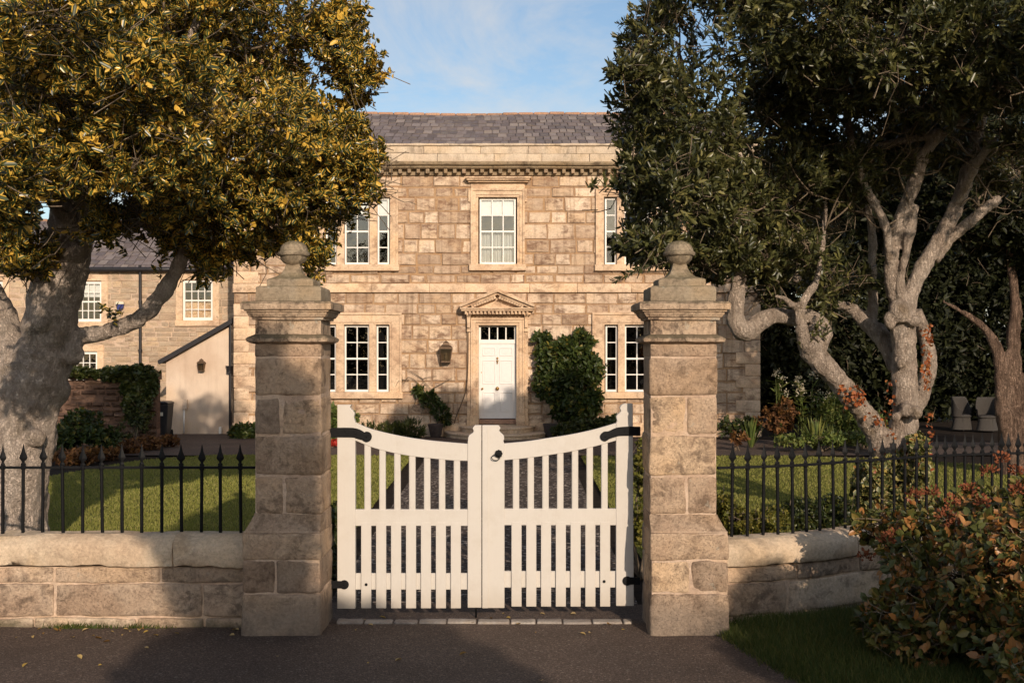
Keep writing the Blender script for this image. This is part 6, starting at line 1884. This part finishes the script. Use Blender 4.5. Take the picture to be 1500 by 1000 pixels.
def stem_plant(label, c, h, nst, leafL, leafW, mat, seed, head=None, spread=.25, cat='plant', name='border_plant', nl=16):
    """upright stems with leaves up their length, and flower heads"""
    rg = np.random.default_rng(seed)
    root = thing(name, label, cat, (c[0], c[1], 0))
    mb = MB(); T, A, Hc = [], [], []
    for i in range(nst):
        p0 = np.array([c[0] + rg.normal(0, .06), c[1] + rg.normal(0, .06), -.02]); hh = h * rg.uniform(.7, 1.05)
        p2 = p0 + np.array([rg.normal(0, spread) * hh * .6, rg.normal(0, spread) * hh * .6, hh]); p1 = (p0 + p2) / 2 + rg.normal(0, .03, 3)
        mb.tube([p0, p1, p2], [.011, .009, .005], 5, res=.15)
        for t in np.linspace(.12, .97, nl):
            T.append(p0 + (p2 - p0) * t + rg.normal(0, .012, 3)); A.append((rg.normal(), rg.normal(), rg.uniform(.1, .9)))
        Hc.append(p2)
    mb.build('stems', M['border'], root, smooth=True)
    T, A = np.array(T), norm(np.array(A)); k = len(T); s = rg.uniform(.6, 1.15, k)
    leaf_object('leaves', leaf_arrays(T, A, np.tile([0, 0, 1.0], (k, 1)) - A * .3, leafL * s, leafW * s, .15, .3), rg.uniform(0, 1, k), mat, root)
    if head:
        hm, hr, hn = head
        for p in Hc:
            d = norm(rg.normal(size=(hn, 3)) + np.array([0, 0, .5])); q = p + d * hr * rg.uniform(.2, 1, (hn, 1))
            leaf_object('flower_head', leaf_arrays(q, d, rg.normal(size=q.shape), np.full(len(q), hr * .5), np.full(len(q), hr * .3)), rg.uniform(0, 1, len(q)), M[hm], root)
    return root


YB = 27.0
bx_ = lambda px: (px - 750) * YB / F
stem_plant('tall pale-tipped border plant nearest the house corner', (bx_(1137), YB, 0), 1.65, 5, .26, .085, M['border'], 81, ('whiteflower', .09, 20), .1, nl=20)
stem_plant('pair of tall stems with cream flower heads in the middle of the border', (bx_(1178), YB + .2, 0), 1.6, 6, .26, .08, M['border'], 82, ('whiteflower', .11, 26), .16, nl=18)
stem_plant('leafy border plant with small pale flowers behind the leaning limb', (bx_(1210), YB, 0), 1.3, 9, .24, .08, M['border'], 83, ('whiteflower', .07, 12), .25)
stem_plant('bushy border plant at the foot of the leaning pale limb', (bx_(1245), YB - .2, 0), 1.05, 12, .22, .07, M['border'], 84, ('rust', .06, 8), .35)
spikes('iris_clump', 'sword-leaved iris clump at the front of the border', 'plant', (bx_(1172), 25.6, 0), 40, .75, .06, .7, M['border'], 85)
spikes('iris_clump', 'smaller sword-leaved clump under the leafy border plants, beside the leaning limb', 'plant', (bx_(1202), 25.8, 0), 26, .6, .05, .8, M['border'], 86)
spikes('iris_clump', 'dark spiky clump at the foot of the house corner', 'plant', (bx_(1090), 26.2, 0), 34, .7, .05, .5, M['border'], 87)
pbl = lambda px, py, rx, ry, Y=YB, rd=.4: pb([(px, py, Y, rx, ry, rd)])
shrub('border_shrub', 'rust tinted low shrub between the house corner and the iris clump', 'shrub', pbl(1135, 615, 26, 20) + pbl(1150, 600, 18, 16), 240, 8, .09, .045, M['rust'], 88, stems=4)
shrub('border_shrub', 'dark red rounded plant at the front of the border below the house corner', 'shrub', pbl(1083, 640, 12, 9, 25.5, .2), 90, 8, .08, .04, M['rust'], 89, stems=3)
shrub('border_shrub', 'rounded green shrub in the border behind the leaning limb', 'shrub', pbl(1225, 610, 30, 28, 28), 380, 8, .1, .045, M['border'], 90, stems=4)
shrub('border_shrub', 'low dark planting along the foot of the house between pier and corner', 'shrub', pbl(1075, 625, 22, 14, 28.5) + pbl(1100, 622, 14, 12, 28.5), 220, 8, .1, .045, M['ivy'], 91, stems=4)
shrub('border_shrub', 'feathery mixed planting at the end of the border by the pale trunk', 'shrub', pbl(1275, 622, 24, 20, 26.5) + pbl(1262, 640, 20, 12, 26), 300, 8, .09, .03, M['border'], 92, stems=4)
shrub('border_shrub', 'low ground-hugging plants along the lawn edge of the border', 'shrub', pbl(1160, 645, 30, 9, 25.2) + pbl(1210, 642, 30, 9, 25.2) + pbl(1240, 640, 25, 10, 25.3), 420, 8, .08, .035, M['border'], 93, stems=3, up=.7)
# flat small-leaved shrubs just behind the curving railing
shrub('yellow_shrub', 'yellow-green small-leaved shrub behind the curving railing beside the sunlit pier', 'shrub', pb([(1075, 762, 10.6, 26, 24, .3), (1110, 768, 10.9, 34, 24, .35), (1140, 762, 11.2, 20, 20, .3), (1058, 740, 10.4, 16, 18, .2)]), 900, 8, .038, .022, M['yellowgreen'], 94, .5, .3, -.6, .4, stems=7, stem=.06)
shrub('low_shrub', 'dark green low shrub behind the curving railing next to the yellow-green one', 'shrub', pb([(1180, 752, 11.6, 36, 22, .4), (1220, 745, 11.8, 30, 20, .35), (1160, 760, 11.4, 22, 20, .3)]), 750, 8, .045, .024, M['ivy'], 95, .5, .3, -.6, .4, stems=6, stem=.06)
shrub('low_shrub', 'small yellowing shrub between sunlit pier and white gate', 'shrub', pb([(938, 700, 11.5, 10, 60, .25), (935, 770, 11.2, 10, 30, .25)]), 260, 8, .045, .024, M['yellowgreen'], 96, stems=3, stem=.06)
shrub('low_shrub', 'dark shrub glimpsed between the shaded pier and the white gate', 'shrub', pb([(489, 760, 11, 6, 25, .25), (488, 830, 10.6, 8, 40, .25)]), 200, 8, .05, .026, M['ivy'], 97, stems=3, stem=.06)
# left side
shrub('green_shrub', 'rounded green shrub at the foot of the house beside the lean-to', 'shrub', pb([(352, 634, 29.2, 17, 15, .35), (366, 630, 29.2, 14, 14, .3)]), 330, 8, .1, .05, M['wisteria'], 101, stems=4)
shrub('green_shrub', 'narrow green shrub seen between shaded pier and gate, above the red flowers', 'shrub', pb([(489, 612, 28, 10, 20, .4), (485, 630, 28, 10, 12, .4), (516, 612, 28, 8, 12, .3)]), 330, 8, .1, .05, M['border'], 102, stems=4)
shrub('red_flowers', 'patch of bright red flowers behind the hinge of the white gate', 'flowers', pb([(490, 648, 26.5, 7, 4, .2)]), 50, 8, .06, .05, M['redflower'], 103, stems=3)
shrub('lavender', 'grey-green lavender border under the lower windows left of the door', 'plant', pb([(560, 632, 28.6, 40, 12, .35), (600, 630, 28.6, 22, 14, .3)]), 420, 9, .15, .018, M['ivy'], 104, up=1.2, spread=(5, 35), stems=4)
shrub('border_shrub', 'dark low border plants on the ground at the foot of the big green climber', 'shrub', pb([(855, 625, 28.9, 30, 14, .35), (890, 620, 29, 16, 12, .3), (825, 630, 28.6, 20, 10, .3), (905, 618, 29, 12, 12, .3)]), 460, 8, .1, .045, M['ivy'], 105, stems=4)
shrub('low_shrub', 'dark leafy shrub in front of the rubble garden wall beside the pale trunk', 'shrub', pb([(120, 625, 24.5, 32, 26, .6), (150, 640, 24, 26, 18, .5), (95, 640, 24, 26, 22, .5)]), 700, 8, .09, .045, M['wisteria'], 106, stems=5)
shrub('low_shrub', 'wispy bramble hanging at the end of the rubble garden wall', 'shrub', pb([(205, 605, 26.6, 22, 30, .3), (190, 630, 26, 22, 16, .3)]), 330, 7, .08, .035, M['ivy'], 107, stems=5, hole=-.1)
shrub('rust_shrub', 'reddish brown low plants at the lawn edge before the lean-to', 'shrub', pb([(215, 648, 25.8, 30, 9, .4), (180, 655, 25, 30, 8, .4), (245, 645, 26.5, 18, 7, .3)]), 420, 8, .09, .045, M['rust'], 108, stems=4)
shrub('rust_shrub', 'shadowed brownish ground plants behind the straight railing beside the pale trunk', 'shrub', pb([(110, 668, 22.5, 40, 12, .5), (150, 664, 23.5, 26, 9, .4)]), 400, 8, .09, .04, M['rust'], 109, stems=4)
ib = [(gx2(205), 26.95, 1.66, .42, .3, .2), (gx2(170), 26.95, 1.66, .45, .3, .16), (gx2(120), 26.98, 1.68, .5, .3, .12), (gx2(200), 26.85, 1.3, .38, .16, .35), (gx2(195), 26.85, .9, .22, .12, .3), (gx2(222), 26.9, 1.35, .2, .15, .3)]
shrub('ivy', 'glossy green ivy spilling over the end of the rubble garden wall', 'ivy', ib, 1150, 7, .085, .075, M['ivy'], 110, .55, .3, -.6, 0, (35, 95), .3, 6, base=(gx2(200), 26.8, 0))
